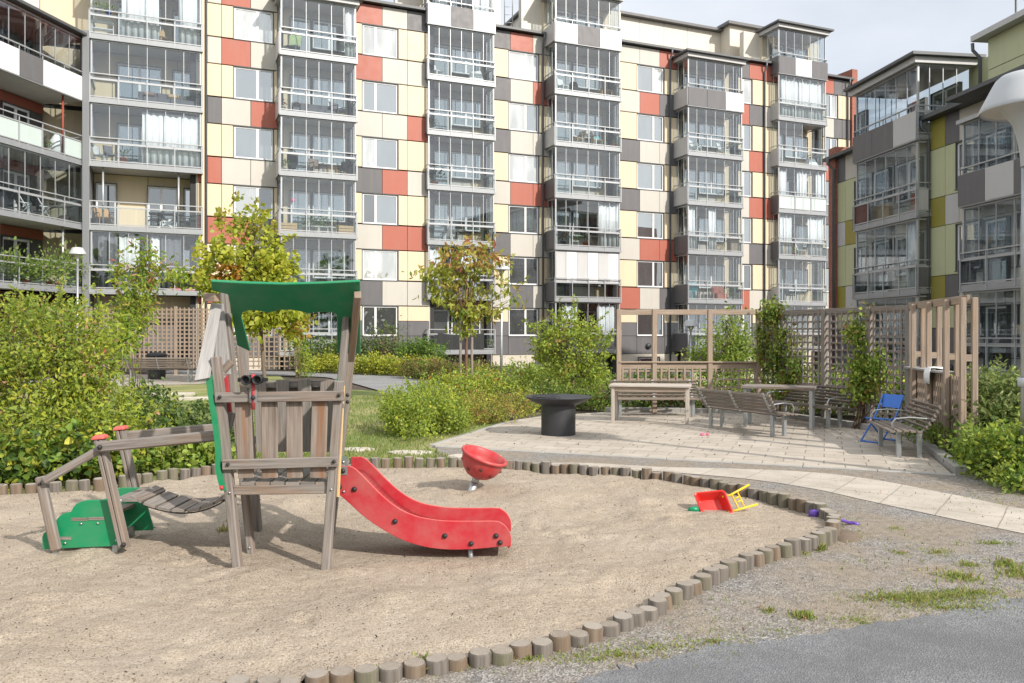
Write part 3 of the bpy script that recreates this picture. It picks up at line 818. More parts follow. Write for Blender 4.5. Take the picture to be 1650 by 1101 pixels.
def window(fr, bld, u0, u1, z0, z1, off, split=(.6,), pane='pane_clear', name='window', fw=.075, panes=None):
    m = MB(); rec = .075
    f0, f1 = off-.14, off-rec
    fr.box(m, u0, u1, f0, f1, z0, z0+fw); fr.box(m, u0, u1, f0, f1, z1-fw, z1)
    fr.box(m, u0, u0+fw, f0, f1, z0+fw, z1-fw); fr.box(m, u1-fw, u1, f0, f1, z0+fw, z1-fw)
    xs_ = [u0+fw]
    for s in split:
        c = u0+(u1-u0)*s; fr.box(m, c-fw*.75, c+fw*.75, f0, f1, z0+fw, z1-fw); xs_ += [c-fw*.75, c+fw*.75]
    xs_.append(u1-fw)
    # dark metal sill and reveal
    fr.box(m, u0-.03, u1+.03, off-.16, off+.03, z0-.045, z0-.004, 1); fr.box(m, u0-.03, u1+.03, off-.16, off-.0, z1+.004, z1+.035, 1)
    fr.box(m, u1+.004, u1+.03, off-.16, off-.002, z0, z1, 1); fr.box(m, u0-.03, u0-.004, off-.16, off-.002, z0, z1, 1)
    o = m.build(name, ['white_frame', 'roof_dark'], bld)
    p = MB()
    for i in range(0, len(xs_), 2):
        fr.box(p, xs_[i], xs_[i+1], off-.125, off-.105, z0+fw, z1-fw, 0 if panes is None else panes[i//2])
    p.build('pane', ['pane_clear', 'pane_curtain', 'pane_dark'] if panes is not None else [pane], o)
    return o

def railing_sheet(fr, m, u0, u1, o, z0, z1, cols):
    n = len(cols)
    for i, c in enumerate(cols):
        a = u0+(u1-u0)*i/n; b = u0+(u1-u0)*(i+1)/n
        fr.box(m, a+.012, b-.012, o-.02, o+R.uniform(-.002, .002), z0, z1, c)

PRAIL = ['rail_glass', 'panel_white', 'panel_dark', 'panel_lgrey', 'panel_light', 'frosted', 'panel_maroon']
def balcony(fr, bld, u0, u1, ow, of, z0, H=2.85, front=(0, 0, 0, 0), side=3, glaze=True, npane=6, roof=False, opaque=None, open_from=None, rside=True, nside=3, col=None):
    """slab with railing, infill and (mostly) a frameless glazing above; ow = wall plane, of = front plane"""
    m = MB()
    fr.box(m, u0, u1, ow-.1, of-.03, z0, z0+.17)
    fr.box(m, u0-.03, u1+.03, of-.03, of+.02, z0+.02, z0+.19, 1); fr.box(m, u0-.06, u1+.06, of-.10, of+.05, z0-.045, z0+.015, 1)
    fr.box(m, u0-.035, u0, ow, of-.035, z0+.03, z0+.18, 1); fr.box(m, u1, u1+.035, ow, of-.035, z0+.03, z0+.18, 1)
    b = m.build('balcony', ['slab_concrete', 'alu_fascia'], bld)
    zt = z0+1.02
    r = MB(); e = .03
    for z, h, out in ((z0+.22, .04, 0), (zt-.03, .055, 0), (z0+1.24, .04, .05)):
        fr.box(r, u0-.02, u1+.02, of-e+out-.015, of+.02+out, z, z+h)
        fr.box(r, u0-.035, u0+.0, ow, of-e+out-.015, z, z+h)
        if rside: fr.box(r, u1, u1+.035, ow, of-e+out-.015, z, z+h)
    nv = max(3, round((u1-u0)/1.15))
    for i in range(nv+1):
        c = u0+(u1-u0)*i/nv
        fr.box(r, c-.02, c+.02, of+.012, of+.042, z0+.02, z0+1.25)
    for i in range(1, 3):
        c = ow+(of-ow)*i/2-.02; fr.box(r, u0-.06, u0-.03, c-.02, c+.02, z0+.02, z0+1.25)
        if rside: fr.box(r, u1+.03, u1+.06, c-.02, c+.02, z0+.02, z0+1.25)
    r.build('railing', 'aluminium', b)
    g = MB()
    if all(c in (1, 2, 3, 4) for c in front): railing_sheet(fr, g, u0-.04, u1+.04, of+.065, z0+.0, zt+.03, front)
    else: railing_sheet(fr, g, u0+.02, u1-.02, of-.005, z0+.265, zt-.035, front)
    if side is not None:
        if side in (1, 2, 3, 4): fr.box(g, u0-.085, u0-.065, ow+.05, of+.04, z0+.02, zt+.02, side)
        else: fr.box(g, u0+.0, u0+.018, ow+.05, of-.045, z0+.265, zt-.035, side)
        if rside: fr.box(g, u1-.018, u1, ow+.05, of-.045, z0+.265, zt-.035, 0)
    g.build('railing_panel', PRAIL, b)
    zg0, zg1 = zt+.03, z0+H-.05
    q = MB()
    if glaze:
        for c in (u0+.05, u1-.05): fr.box(q, c-.035, c+.035, of-.12, of-.05, zg0, zg1)
        for i in range(1, npane):
            c = u0+(u1-u0)*i/npane
            if open_from is not None and i/npane > open_from: continue
            fr.box(q, c-.014, c+.014, of-.10, of-.07, zg0+.05, zg1-.05)
        fr.box(q, u0+.05, u1-.05, of-.115, of-.055, zg1-.06, zg1); fr.box(q, u0+.05, u1-.05, of-.115, of-.055, zg0, zg0+.05)
        for ux in (u0+.05, u1-.05):
            fr.box(q, ux-.025, ux+.025, ow+.05, of-.12, zg1-.06, zg1); fr.box(q, ux-.025, ux+.025, ow+.05, of-.12, zg0, zg0+.05)
            for i in range(1, nside): c = ow+(of-ow)*i/nside; fr.box(q, ux-.014, ux+.014, c-.014, c+.014, zg0+.05, zg1-.06)
        q.build('glazing_frame', 'aluminium', b)
        p = MB(); eu = u1-.085 if open_from is None else u0+(u1-u0)*open_from
        mi = 0 if not opaque else 1
        if opaque:
            for i in range(npane): fr.box(p, u0+.085+(eu-u0-.085)*i/npane, u0+.085+(eu-u0-.085)*(i+1)/npane-.004, of-.09, of-.08, zg0+.05, zg1-.06, 1+i % 2)
        else: fr.box(p, u0+.085, eu, of-.09, of-.08, zg0+.05, zg1-.06, mi)
        fr.box(p, u0+.045, u0+.055, ow+.05, of-.12, zg0+.05, zg1-.06, 0)
        if open_from is not None: p.build('glazing_pane', ['balcony_glass', 'panel_lgrey', 'panel_white'], b); p = MB()
        fr.box(p, u1-.055, u1-.045, ow+.05, of-.12, zg0+.05, zg1-.06, 0)
        p.build('glazing_pane', ['balcony_glass', 'panel_lgrey', 'panel_white'], b)
    elif col:
        for c in (u0+.5, u1-1.0):
            q = MB(); q.tube([fr.pt(c, of-.25, z0+.17), fr.pt(c, of-.25, z0+H)], .045, 0, 10); q.build('column', col, b)
    if roof:
        t = MB(); zz = z0+H
        fr.box(t, u0-.12, u1+.12, ow-.2, of+.14, zz-.05, zz+.18, 1); fr.box(t, u0-.3, u1+.3, ow-.4, of+.34, zz+.19, zz+.30, 0)
        t.build('roof', ['roof_dark', 'panel_lgrey'], b)
    return b

def back_door(fr, bld, u0, u1, z0, ow, dark=False):
    """door and window units on the wall behind a balcony"""
    w_ = u1-u0
    a = u0+w_*.18; b = min(u0+w_*.18+.95, u1-.3)
    window(fr, bld, a, b, z0+.22, z0+2.35, ow+.2, (), 'pane_dark' if dark else 'pane_clear', 'balcony_door', .085)
    if u1-.2-b > 1.0: window(fr, bld, b+.12, min(u1-.25, b+2.0), z0+.95, z0+2.35, ow+.2, (.5,), 'pane_dark' if dark else 'pane_clear', 'window')

ITEMS = []     # things standing on the balconies, filled below
# ---- main block
M = Fr((-13.31, 38.63), (.9235, .3836))
main = thing('apartment_building', M.pt(12, 0, 0), 'long seven storey block clad in yellow, red, grey and cream panels with glazed balcony stacks', 'building')
EAVE, WT, FH, SL = 18.45, 3.13, 2.85, 3.53
SEG = [  # x0, x1, off, column edges (px), window px, mullion, bands 1..6, ground dark top
    (318, 447, .0, (318, 334, 357, 404, 447), (377, 440), .6, ['rrld', 'rrrd', 'rrll', 'ddlr', 'llrl', 'llrl'], 1.4),
    (572, 692, .25, (572, 616, 656.5, 692), (584.5, 641), .37, ['dll', 'lrr', 'drl', 'llr', 'rll', 'rld'], 2.37),
    (794, 888, -.4, (794, 822.5, 859, 875, 888), (820, 868), .57, ['ldll', 'dlll', 'lrrr', 'dlll', 'dlrr', 'drll'], 2.37),
    (997, 1092, .3, (997, 1031, 1063, 1080, 1092), (1027, 1070), .62, ['rldd', 'lrrr', 'dlld', 'dlld', 'lrdd', 'llrr'], 2.37),
    (1194, 1252, .6, (1194, 1207.5, 1232, 1252), (1190, 1212), .4, ['rll', 'ldl', 'lrr', 'lrl', 'rdl', 'drr'], 2.37),
    (1326, 1370, .1, (1326, 1344, 1357, 1370), (1330, 1350), .5, ['ldd', 'dll', 'drd', 'rld', 'ldd', 'rdd'], 2.37)]
CH = {'r': 'red', 'l': 'light', 'd': 'dark', 'y': 'yellow'}
wall = MB(); pc = 0
PANE_ROWS = {0: (2, 2), 1: (0, 2), 2: (0, 0), 3: (0, 0), 4: (0, 0), 5: (0, 1)}
for si, (x0, x1, off, cols, win, spl, bands, zd) in enumerate(SEG):
    u0, u1 = M.u_at(x0, off), M.u_at(x1, off); us = [M.u_at(c, off) for c in cols]
    wu0, wu1 = M.u_at(win[0], off), M.u_at(win[1], off)
    M.box(wall, u0-.3, u1+.3, off-.75, off-.145, -2.6, EAVE, IDX['backing'])
    yus = [c for c in us if not (wu0-.25 < c < wu1+.25)]
    # yellow storeys
    for r in range(6):
        zt = WT+FH*r; zb = zt-1.53
        if r == 0: zb = zd
        left = sorted([u0]+[c for c in us[1:-1] if c < wu0-.2]+[wu0-.035]); right = sorted([wu1+.035]+[c for c in us[1:-1] if c > wu1+.2]+[u1])
        if si == 1: right = [wu1+.035, M.u_at(657, off), u1]
        if si == 0: left = [u0, M.u_at(357, off), wu0-.035]
        if r == 0:
            panels(M, wall, left, zb, zt, ['yellow']*9, off); panels(M, wall, right, zb, zt, ['yellow']*9, off)
            for a in (left, right): panels(M, wall, a, zt-1.53, zb, ['dark']*9, off); panels(M, wall, a, .55, zt-1.53, ['dark']*9, off)
            panels(M, wall, [wu0-.035, wu1+.035], .55, zt-1.53-.05, ['dark'], off)
            M.box(wall, u0, u1, off-.14, off-.03, -2.6, .54, IDX['plinth'])
        else:
            panels(M, wall, left, zb, zt, ['yellow']*9, off); panels(M, wall, right, zb, zt, ['yellow']*9, off)
        p0, p1 = zt+.0, zt+FH-1.53 if r < 5 else EAVE
        panels(M, wall, us, p0+.03, p1-.045, [CH[c] for c in bands[r]], off)
        pr_ = PANE_ROWS[r]
        if si == 1: pr_ = {5: (1, 1), 4: (0, 0), 3: (1, 0), 2: (2, 0), 1: (1, 1), 0: (2, 2)}[r]
        if si == 2: pr_ = {5: (1, 1), 4: (1, 0), 3: (1, 1), 2: (0, 0), 1: (2, 2), 0: (2, 2)}[r]
        if si == 0: pr_ = {5: (1, 1), 4: (0, 0), 3: (0, 0), 2: (1, 2), 1: (2, 2), 0: (2, 2)}[r]
        window(M, main, wu0, wu1, zt-1.53, zt, off, (spl,), panes=pr_)
    # return wall at both ends of the segment
    for uu in (u0, u1): M.box(wall, uu-.06, uu+.06, off-.75, off-.1, -2.6, EAVE, IDX['light'])
# walls behind the balcony stacks
STK = [('B', 452, 574.5, 1.45, .1), ('C', 690, 797, .6, -.15), ('D', 895, 1000, .85, -.4), ('E', 1109, 1197, 1.65, .3), ('F', 1255, 1332, 1.25, .55)]
SU = {}
for nme, x0, x1, of, ow in STK:
    a, b = M.u_at(x0, of), M.u_at(x1, of); ow2 = of-1.6
    SU[nme] = (a, b, of, ow2)
    M.box(wall, a-1.3, b+1.0, ow2-.5, ow2-.1, -2.6, EAVE if nme in 'BE' else EAVE+2.3, IDX['beige'])
    for r in range(-1, 6 if nme not in 'BE' else 5):
        z0 = SL+FH*r
        panels(M, wall, [a-.0, a+.9, b-.8, b+.3], z0+.18, z0+FH-.02, ['yellow', 'light', 'yellow'], ow2)
        back_door(M, main, a, b, z0, ow2, r < 1)
wall.build('wall', PMATS, main)

SOL = {'B': (3, 2, 3, 3, 3, 3, 3), 'C': (2, 2, 2, 2, 2, 2, 2), 'D': (2, 2, 2, 2, 3, 2, 3), 'E': (2, 2, 2, 3, 3, 3, 3), 'F': (2, 3, 2, 2, 3, 3, 2)}
for nme, x0, x1, of, ow in STK:
    a, b, of, ow2 = SU[nme]; n_up = {'B': 6, 'C': 7, 'D': 7, 'E': 6, 'F': 7}[nme]
    for r in range(-1, n_up-1):
        front = [0, 0, 0, 0]; kw = {}
        if nme in 'CD' and r == 5: front = [1, 2, 1]
        if nme == 'E' and r == 4: front = [2, 2, 1]
        if nme == 'F' and r == 5: front = [2, 1, 2]
        if nme == 'F' and r == 2: front = [5, 5, 5, 5]
        if nme == 'D' and r == 2: front = [0, 0, 0, 0]
        if nme == 'D' and r == 0: kw['opaque'] = True
        if nme == 'F' and r == 3: kw['open_from'] = .5
        if nme == 'C' and r <= -1: kw['glaze'] = False
        balcony(M, main, a, b, ow2, of, SL+FH*r, front=front, side=SOL[nme][r+1], roof=(r == n_up-2), **kw)

# stack A: wide recessed loggias beside the left wing
aof, aow = .35, -1.5
ua, ub = M.u_at(145, aof), M.u_at(325, aof)
wa = MB()
M.box(wa, ua-6, ub+.2, aow-.5, aow-.1, -1, 24, IDX['backing'])
M.box(wa, ub-.0, ub+.12, aow-.1, aof-.06, 0, 24, IDX['yellow']); M.box(wa, ua-.30, ua-.02, aow-.1, aof+.05, 0, 15.2, IDX['bluegrey'])
for r in range(-1, 7):
    z0 = SL+FH*r
    panels(M, wa, [ua-4.5, ua-2.2, ua, ua+2.3, ua+3.6, ub], z0+.18, z0+FH-.02, ['lgrey', 'yellow', 'yellow', 'yellow', 'yellow'] if r >= 0 else ['dark']*5, aow)
M.box(wa, ua, ub, aow+.004, aow+.2, 2.5, 3.5, IDX['yellow'])
wa.build('wall', PMATS, main)
for r in range(0, 6):
    z0 = SL+FH*r
    if r == 1:
        window(M, main, ua+.1, ua+.95, z0+.2, z0+2.35, aow+.2, (), 'pane_dark', 'balcony_door'); window(M, main, ua+2.3, ua+3.6, z0+.2, z0+2.35, aow+.2, (.45,), 'pane_dark', 'balcony_door')
        window(M, main, ua+3.9, ub-.1, z0+.75, z0+2.35, aow+.2, (.5,), 'pane_clear')
    else:
        window(M, main, ua+1.0, ua+2.9, z0+.2, z0+2.35, aow+.2, (.5,), 'pane_dark' if r < 1 else 'pane_clear', 'balcony_door'); window(M, main, ua+3.4, ub-.4, z0+.8, z0+2.3, aow+.2, (.5,), 'pane_clear')
    balcony(M, main, ua, ub, aow, aof, z0, front=[0]*5, side=0, glaze=(r != 1), npane=6, col='aluminium')

# eaves, rain pipes, upper set back storey
e = MB()
for x0, x1, off in ((318, 452, .0), (570, 692, .25), (794, 890, -.4), (996, 1100, .3), (1190, 1256, .6), (1322, 1372, .1)):
    M.box(e, M.u_at(x0, off), M.u_at(x1, off), off-.7, off+.28, EAVE+.005, EAVE+.13)
M.box(e, M.u_at(318, 0), M.u_at(1372, 0), -9, -.8, EAVE, EAVE+.2)
e.build('roof', 'roof_dark', main)
for x, off in ((332, .0), (875, -.4), (1080, .3), (1232, .6), (1366, .1)):
    p = MB(); u = M.u_at(x, off+.08)
    p.tube([M.pt(u, off+.30, EAVE+.02), M.pt(u, off+.28, EAVE-.25), M.pt(u, off+.09, EAVE-.55), M.pt(u, off+.09, -2.2)], .055, 0, 10)
    p.build('rain_pipe', 'pipe_grey', main)
ph = MB()
po = -2.6
pu0, pu1 = M.u_at(865, po), M.u_at(1180, po); zt = 21.35
M.box(ph, pu0, pu1, po-6.3, po-.1, EAVE, zt, IDX['backing'])
ed = [pu0+(pu1-pu0)*i/8 for i in range(9)]
for z0, z1 in ((EAVE+.15, 19.75), (19.75, zt)): panels(M, ph, ed, z0, z1, ['beige']*8, po)
for i in range(4):   # left gable side of the set back storey
    for z0, z1 in ((EAVE+.15, 19.9), (19.9, zt)): M.box(ph, pu0-.09, pu0-.01, po-1.57*(i+1)+.012, po-1.57*i-.012, z0+.012, z1-.012, IDX['beige'])
M.box(ph, pu0-.3, pu1+.3, po-6.6, po+.35, zt+.003, zt+.16, IDX['dark'])
# corner block behind stack F
ku0, ku1 = M.u_at(1176, -1.6), M.u_at(1262, -1.6)
M.box(ph, ku0, ku1, -8, -1.6, EAVE, 21.5, IDX['beige']); M.box(ph, ku0-.3, ku1+.2, -8.3, -1.3, 21.503, 21.68, IDX['dark'])
ph.build('upper_storey', PMATS, main)
for x0, x1, z0 in ((1004, 1014, 18.9), (1037, 1058, 19.0), (1097, 1117, 19.0), (1131, 1168, 19.0)):
    window(M, main, M.u_at(x0, po), M.u_at(x1, po), z0, z0+.72, po+.2, (), 'pane_clear')
# brick gable at the far right end
bw = MB(); u0, u1 = M.u_at(1370, .1), M.u_at(1379, .1)
b4 = [M.pt(u0+.02, .25, 0), M.pt(u1, .25, 0), M.pt(u1, -9, 0), M.pt(u0+.02, -9, 0)]
def brick_box(m, b4, z0, z1):
    for i in range(4):
        a, b = b4[i], b4[(i+1) % 4]; L = (b-a).length
        m.add([a+V((0, 0, z0)), b+V((0, 0, z0)), b+V((0, 0, z1)), a+V((0, 0, z1))], [(0, 1, 2, 3)], 0, [[(0, z0), (L, z0), (L, z1), (0, z1)]])
    m.add([p+V((0, 0, z1)) for p in b4], [(0, 1, 2, 3)], 1)
brick_box(bw, b4, -2.5, EAVE+.75); bw.build('gable_wall', ['brick', 'roof_dark'], main)
# basement hatches, a bulkhead lamp and a low basement window in the plinth
for x, off in ((1045, .3),):
    l = MB(); c = M.pt(M.u_at(x, off+.05), off+.05, 1.0)
    rot = (-M.n).to_track_quat('Z', 'Y').to_matrix()
    l.lathe([(.001, -.08), (.12, -.08), (.17, -.02), (.17, .04)], c, 0, 18, rot); l.box(c+V((-.16, -.09, -.03)), c+V((.16, -.05, .03)))
    l.build('wall_lamp', 'black_steel', main)
window(M, main, M.u_at(851, -.4), M.u_at(873, -.4), -.9, -.35, -.2, (), 'pane_dark')
window(M, main, M.u_at(1028, .3), M.u_at(1060, .3), -.35, .35, .5, (), 'pane_dark', 'basement_door')

# ---- left wing
LW = Fr((-19.1, 36.1), (.2, .98))
lw = thing('apartment_building', LW.pt(-4, 0, 0), 'angled left wing with open and glazed balconies, white and grey fronts and red posts', 'building')
lo = -2.2
lm = MB(); LW.box(lm, -16, .0, lo-6, lo, -.5, 14.9, IDX['dark'])
for r in range(-1, 4): LW.box(lm, -16, -.02, lo, lo+.06, SL+FH*r-.45, SL+FH*r-.03, IDX['red'])
LW.box(lm, -16, -.0, lo, lo+1.0, 2.4, 3.45, IDX['maroon'])
lm.build('wall', PMATS, lw)
for r in range(0, 4):
    z0 = SL+FH*r
    for a in (-12.6, -9.2, -5.6, -2.4):
        window(LW, lw, a, a+1.5, z0+.2, z0+2.3, lo+.2, (.5,), 'pane_dark', 'balcony_door', .1)
for r in range(0, 4):
    z0 = SL+FH*r
    for u0, u1 in ((-11.5, -5.05), (-4.95, -.05)):
        fronts = {0: [0]*4, 1: [0]*4, 2: [5, 5, 0, 5], 3: [1, 2, 1, 1]}[r]
        if r < 3 and u0 < -6: fronts = fronts[:1]*4
        bb = balcony(LW, lw, u0, u1, lo, 0, z0, front=fronts, side=2 if r != 1 else 1, glaze=(r in (1, 3)), npane=6, col=('red_wood_stain' if r == 2 else 'aluminium'))
        if r == 3:
            t = MB(); zz = z0+FH
            LW.box(t, u0, u1, lo-.2, -.1, zz-.22, zz+.02, 0); LW.box(t, u0-.05, u1+.05, lo-3, .25, zz+.023, zz+.14, 1); LW.box(t, u1-.02, u1+.03, -.2, -.12, z0+1, zz-.23, 0)
            t.build('roof', ['panel_red', 'roof_dark'], bb)

# ---- right block
GW = Fr((15.47, 29.87), (.134, -.991))
gb = thing('apartment_building', GW.pt(0, 0, 0), 'lower right block clad in olive, light green and grey panels with glazed balcony towers', 'building')
gm = MB(); GE = 9.55; GS = 3.16
ul = GW.u_at(1349.5, 0)
GW.box(gm, ul, 14, -8, -.145, -2, GE, IDX['backing'])
def grow(us, z0, z1, s): panels(GW, gm, us, z0, z1, [{'g': 'lgreen', 'o': 'olive', 'd': 'dark', 'l': 'lgrey', 'b': 'light'}[c] for c in s], 0)
w1 = [GW.u_at(1499, 0), GW.u_at(1523, 0), GW.u_at(1545.5, 0)]
zrow = [(8.45, GE, 'od'), (6.66, 8.45, 'gg'), (5.60, 6.66, 'ol'), (3.80, 5.60, 'gg'), (2.70, 3.80, 'od'), (1.9, 2.70, 'gg'), (.9, 1.9, 'dd'), (-.6, .9, 'dd')]
for z0, z1, s in zrow: grow(w1, z0, z1, s)
w2 = [ul, GW.u_at(1362, 0), GW.u_at(1380, 0)]
for (z0, z1, s), q in zip(zrow, ('db', 'gg', 'lo', 'gg', 'ol', 'gg', 'dd', 'dd')): grow(w2, z0, z1, q)
for z0, z1, s in zrow: grow([w1[2], w1[2]+2.2, w1[2]+4.4, w1[2]+7, 13.9], z0, z1, 'bbbb')
for z0, z1, s in zrow: grow([w2[2], w2[2]+2, w1[0]], z0, z1, 'bb')
gm.build('wall', PMATS, gb)
window(GW, gb, w1[2]+.04, w1[2]+1.2, 6.75, 8.35, .16, (.3,), 'pane_clear'); window(GW, gb, w1[2]+.04, w1[2]+1.2, 3.9, 5.5, .16, (.3,), 'pane_clear')
window(GW, gb, w1[2]+.04, w1[2]+1.2, 1.0, 2.6, .16, (.3,), 'pane_dark')
for k in range(4): window(GW, gb, w2[2]+.1, w2[2]+.9, .9+FH*k-.0, 2.5+FH*k, .16, (.4,), 'pane_dark')
bg_ = MB(); g4 = [GW.pt(ul-.55, .12, 0), GW.pt(ul, .12, 0), GW.pt(ul, -8, 0), GW.pt(ul-.55, -8, 0)]
brick_box(bg_, g4, -2, GE+.55); bg_.build('gable_wall', ['brick', 'roof_dark'], gb)
# tower 1: three storeys, top one with a roof;  front plane .62 m proud of the wall
t1o = .58
v1, v0 = GW.u_at(1477, t1o), GW.u_at(1377, t1o)
for r in range(-1, 3):
    z0 = GS+FH*r; front = [0]*4
    if r == 2: front = [1, 2, 2][::-1] if False else [2, 2, 3]
    if r == 1: front = [6, 0, 0, 0]
    balcony(GW, gb, v0, v1, -1.2 if r < 2 else -1.6, t1o, z0, front=front, side=2, roof=(r == 2), npane=6, nside=2 if r < 2 else 4)
    if r < 2:
        q = MB(); GW.box(q, v1+.005, v1+.03, .12, t1o-.06, z0+.25, z0+1.0, 0); q.build('side_panel', ['panel_dark' if r != 1 else 'panel_lgrey'], gb)
for r in range(-1, 3):
    window(GW, gb, v0+.6, v0+1.7, GS+FH*r+.2, GS+FH*r+2.3, (.16 if r < 2 else -1.4), (), 'pane_dark', 'balcony_door'); window(GW, gb, v0+2.1, v0+3.7, GS+FH*r+.8, GS+FH*r+2.3, (.16 if r < 2 else -1.4), (.5,), 'pane_dark')
gd = MB()
GW.box(gd, v0+.02, v1-.02, -1.3, -1.15, -1, GE, IDX['dark']); gd.build('wall', PMATS, gb)
# tower 2, nearer
t2o = .62
q0 = GW.u_at(1548, t2o); q1 = q0+6.2
for r in range(-1, 2):
    z0 = GS+FH*r-.02
    balcony(GW, gb, q0, q1, -1.2, t2o, z0, front=[0]*6 if r < 1 else [2, 3, 2, 3, 2], side=2, npane=8, roof=False)
    window(GW, gb, q0+.5, q0+1.5, z0+.2, z0+2.3, .16, (), 'pane_dark', 'balcony_door'); window(GW, gb, q0+2, q0+3.9, z0+.7, z0+2.3, .16, (.5,), 'pane_clear')
rm = MB()
GW.box(rm, q0-.1, q1+.1, -.1, t2o+.1, GS+FH*2-.08, GS+FH*2+.05, 1)
GW.box(rm, w1[0]-.05, 14, -1.6, .42, GE+.004, GE+.16, 0); GW.box(rm, ul-.7, v0-.1, -2, .35, GE+.004, GE+.14, 0)
GW.box(rm, q0-.2, q1+.2, .42, t2o+.45, GE+.01, GE+.14, 0)
rm.build('roof', ['roof_dark', 'aluminium'], gb)
# set back top storey
gu = MB(); us0 = GW.u_at(1594, -1.0)
GW.box(gu, us0, 12, -8, -1.05, GE, 12.0, IDX['backing'])
for z0, z1 in ((GE+.1, 10.9), (10.9, 12.0)):
    panels(GW, gu, [us0, us0+2.2, us0+4.4, us0+6.6], z0, z1, ['lgreen']*3, -.95)
    for i in range(4): GW.box(gu, us0-.09, us0-.0, -1.1-1.7*(i+1)+.02, -1.1-1.7*i, z0+.012, z1-.012, IDX['lgreen'])
GW.box(gu, v1-.5, us0-.1, -8, -1.9, GE, 11.85, IDX['lgreen'])
GW.box(gu, us0-.35, 12.4, -8.4, -.55, 12.003, 12.2, IDX['lgrey'])
gu.build('upper_storey', PMATS, gb)
for u, o, z in ((w1[0]+.03, .10, GE), (w2[0]+.02, .2, GE), (us0-.45, -1.0, 12.0)):
    p = MB(); p.tube([GW.pt(u, o+.3, z), GW.pt(u, o+.28, z-.25), GW.pt(u, o, z-.5), GW.pt(u, o, -1.5 if z < 10 else GE)], .06, 0, 10); p.build('rain_pipe', 'pipe_grey', gb)
l = MB(); c = GW.pt(GW.u_at(1531, .06), .06, .45); rot = (-GW.n).to_track_quat('Z', 'Y').to_matrix()
l.lathe([(.001, -.08), (.11, -.08), (.15, -.02), (.15, .04)], c, 0, 18, rot); l.build('wall_lamp', 'black_steel', gb)
# aerial mast on the right block
am = MB(); c = W(1637, 60, 26.5); am.tube([V((c.x, c.y, 12.15)), V((c.x, c.y, 17))], .035, 0, 8)
for z, L in ((13.1, .8), (13.6, .9), (16.2, 1.1), (16.5, .9)):
    am.tube([V((c.x-.1, c.y, z)), V((c.x+L, c.y+.3, z))], .012, 0, 5)
    for k in range(5): am.tube([V((c.x+L*k/5, c.y+.06*k-.25, z)), V((c.x+L*k/5, c.y+.06*k+.25, z))], .008, 0, 4)
ao = am.build('aerial_mast', 'galvanised', loc=(c.x, c.y, 12.15)); tag(ao, 'thin aerial mast with cross rods on the roof of the olive and green block', 'aerial')
# ladder and rod on the main roof
am = MB(); c = M.pt(M.u_at(813, -1.5), -1.5, EAVE+.1)
for dx in (0, .45): am.tube([c+V((dx, 0, 0)), c+V((dx, 0, 4.5))], .03, 0, 6)
for k in range(9): am.tube([c+V((0, 0, .3+k*.45)), c+V((.45, 0, .3+k*.45))], .015, 0, 5)
tag(am.build('roof_ladder', 'galvanised', loc=c), 'thin metal ladder standing on the roof of the yellow and red block', 'ladder')
# ------------------------------------------------------------------ things kept on the balconies
FLN = {-1: 'ground floor', 0: 'first floor', 1: 'second floor', 2: 'third floor', 3: 'fourth floor', 4: 'fifth floor', 5: 'sixth floor'}
STN = {'A': 'wide stack beside the left wing', 'B': 'stack behind the yellow maple', 'C': 'stack above the bronze-leaved tree',
       'D': 'stack above the round bushy tree', 'E': 'second stack from the brick end', 'F': 'stack nearest the brick end', 'L': 'angled left wing', 'G': 'olive and green block'}
def bal(st):
    if st == 'A': return M, ua, ub, aof, aow
    if st == 'L': return LW, -4.95, -.05, 0, lo
    if st == 'G': return GW, v0, v1, t1o, -1.2
    a, b, of, ow = SU[st]; return M, a, b, of, ow
def spot(st, r, x, dep):
    fr, a, b, of, ow = bal(st); o = of-dep; u = fr.u_at(x, o)
    z = (GS if st == 'G' else SL)+FH*r+.175
    return fr, u, o, z
def put(m, name, mats, st, r, x, dep, label, cat, group=None):
    fr, u, o, z = spot(st, r, x, dep); ob = m.build(name, mats); ob.location = fr.pt(u, o, z)
    ob.rotation_euler = (0, 0, math.atan2(fr.d.y, fr.d.x)); tag(ob, label, cat, group); return ob
def curtain(st, r, x0, x1, mat, word, low=True):
    fr, u0, o, z = spot(st, r, x0, .3); u1 = fr.u_at(x1, o); m = MB(); n = max(8, int((u1-u0)*14)); ph_ = R.random()*6
    z0 = z+.1 if low else z+.95; z1 = z+2.5
    top_, bot_, tb, bb = [], [], [], []
    for i in range(n+1):
        t = i/n; u = u0+(u1-u0)*t; w_ = .05*math.sin(i*1.7+ph_)+.02*math.sin(i*.6)
        top_.append(fr.pt(u, o+w_*.7, z1)); bot_.append(fr.pt(u+.02*math.sin(i), o+w_*1.3, z0))
    vs = top_+bot_; fs = [(i, i+1, n+2+i, n+1+i) for i in range(n)]
    m.add(vs, fs, 0, None, True)
    c = fr.pt((u0+u1)/2, o, z1)
    ob = m.build('curtain', mat, loc=c); sm_ = ob.modifiers.new('thickness', 'SOLIDIFY'); sm_.thickness = .012
    tag(ob, f'{word} in the {FLN[r]} balcony, {STN[st]}', 'curtain', 'curtains in the balconies')
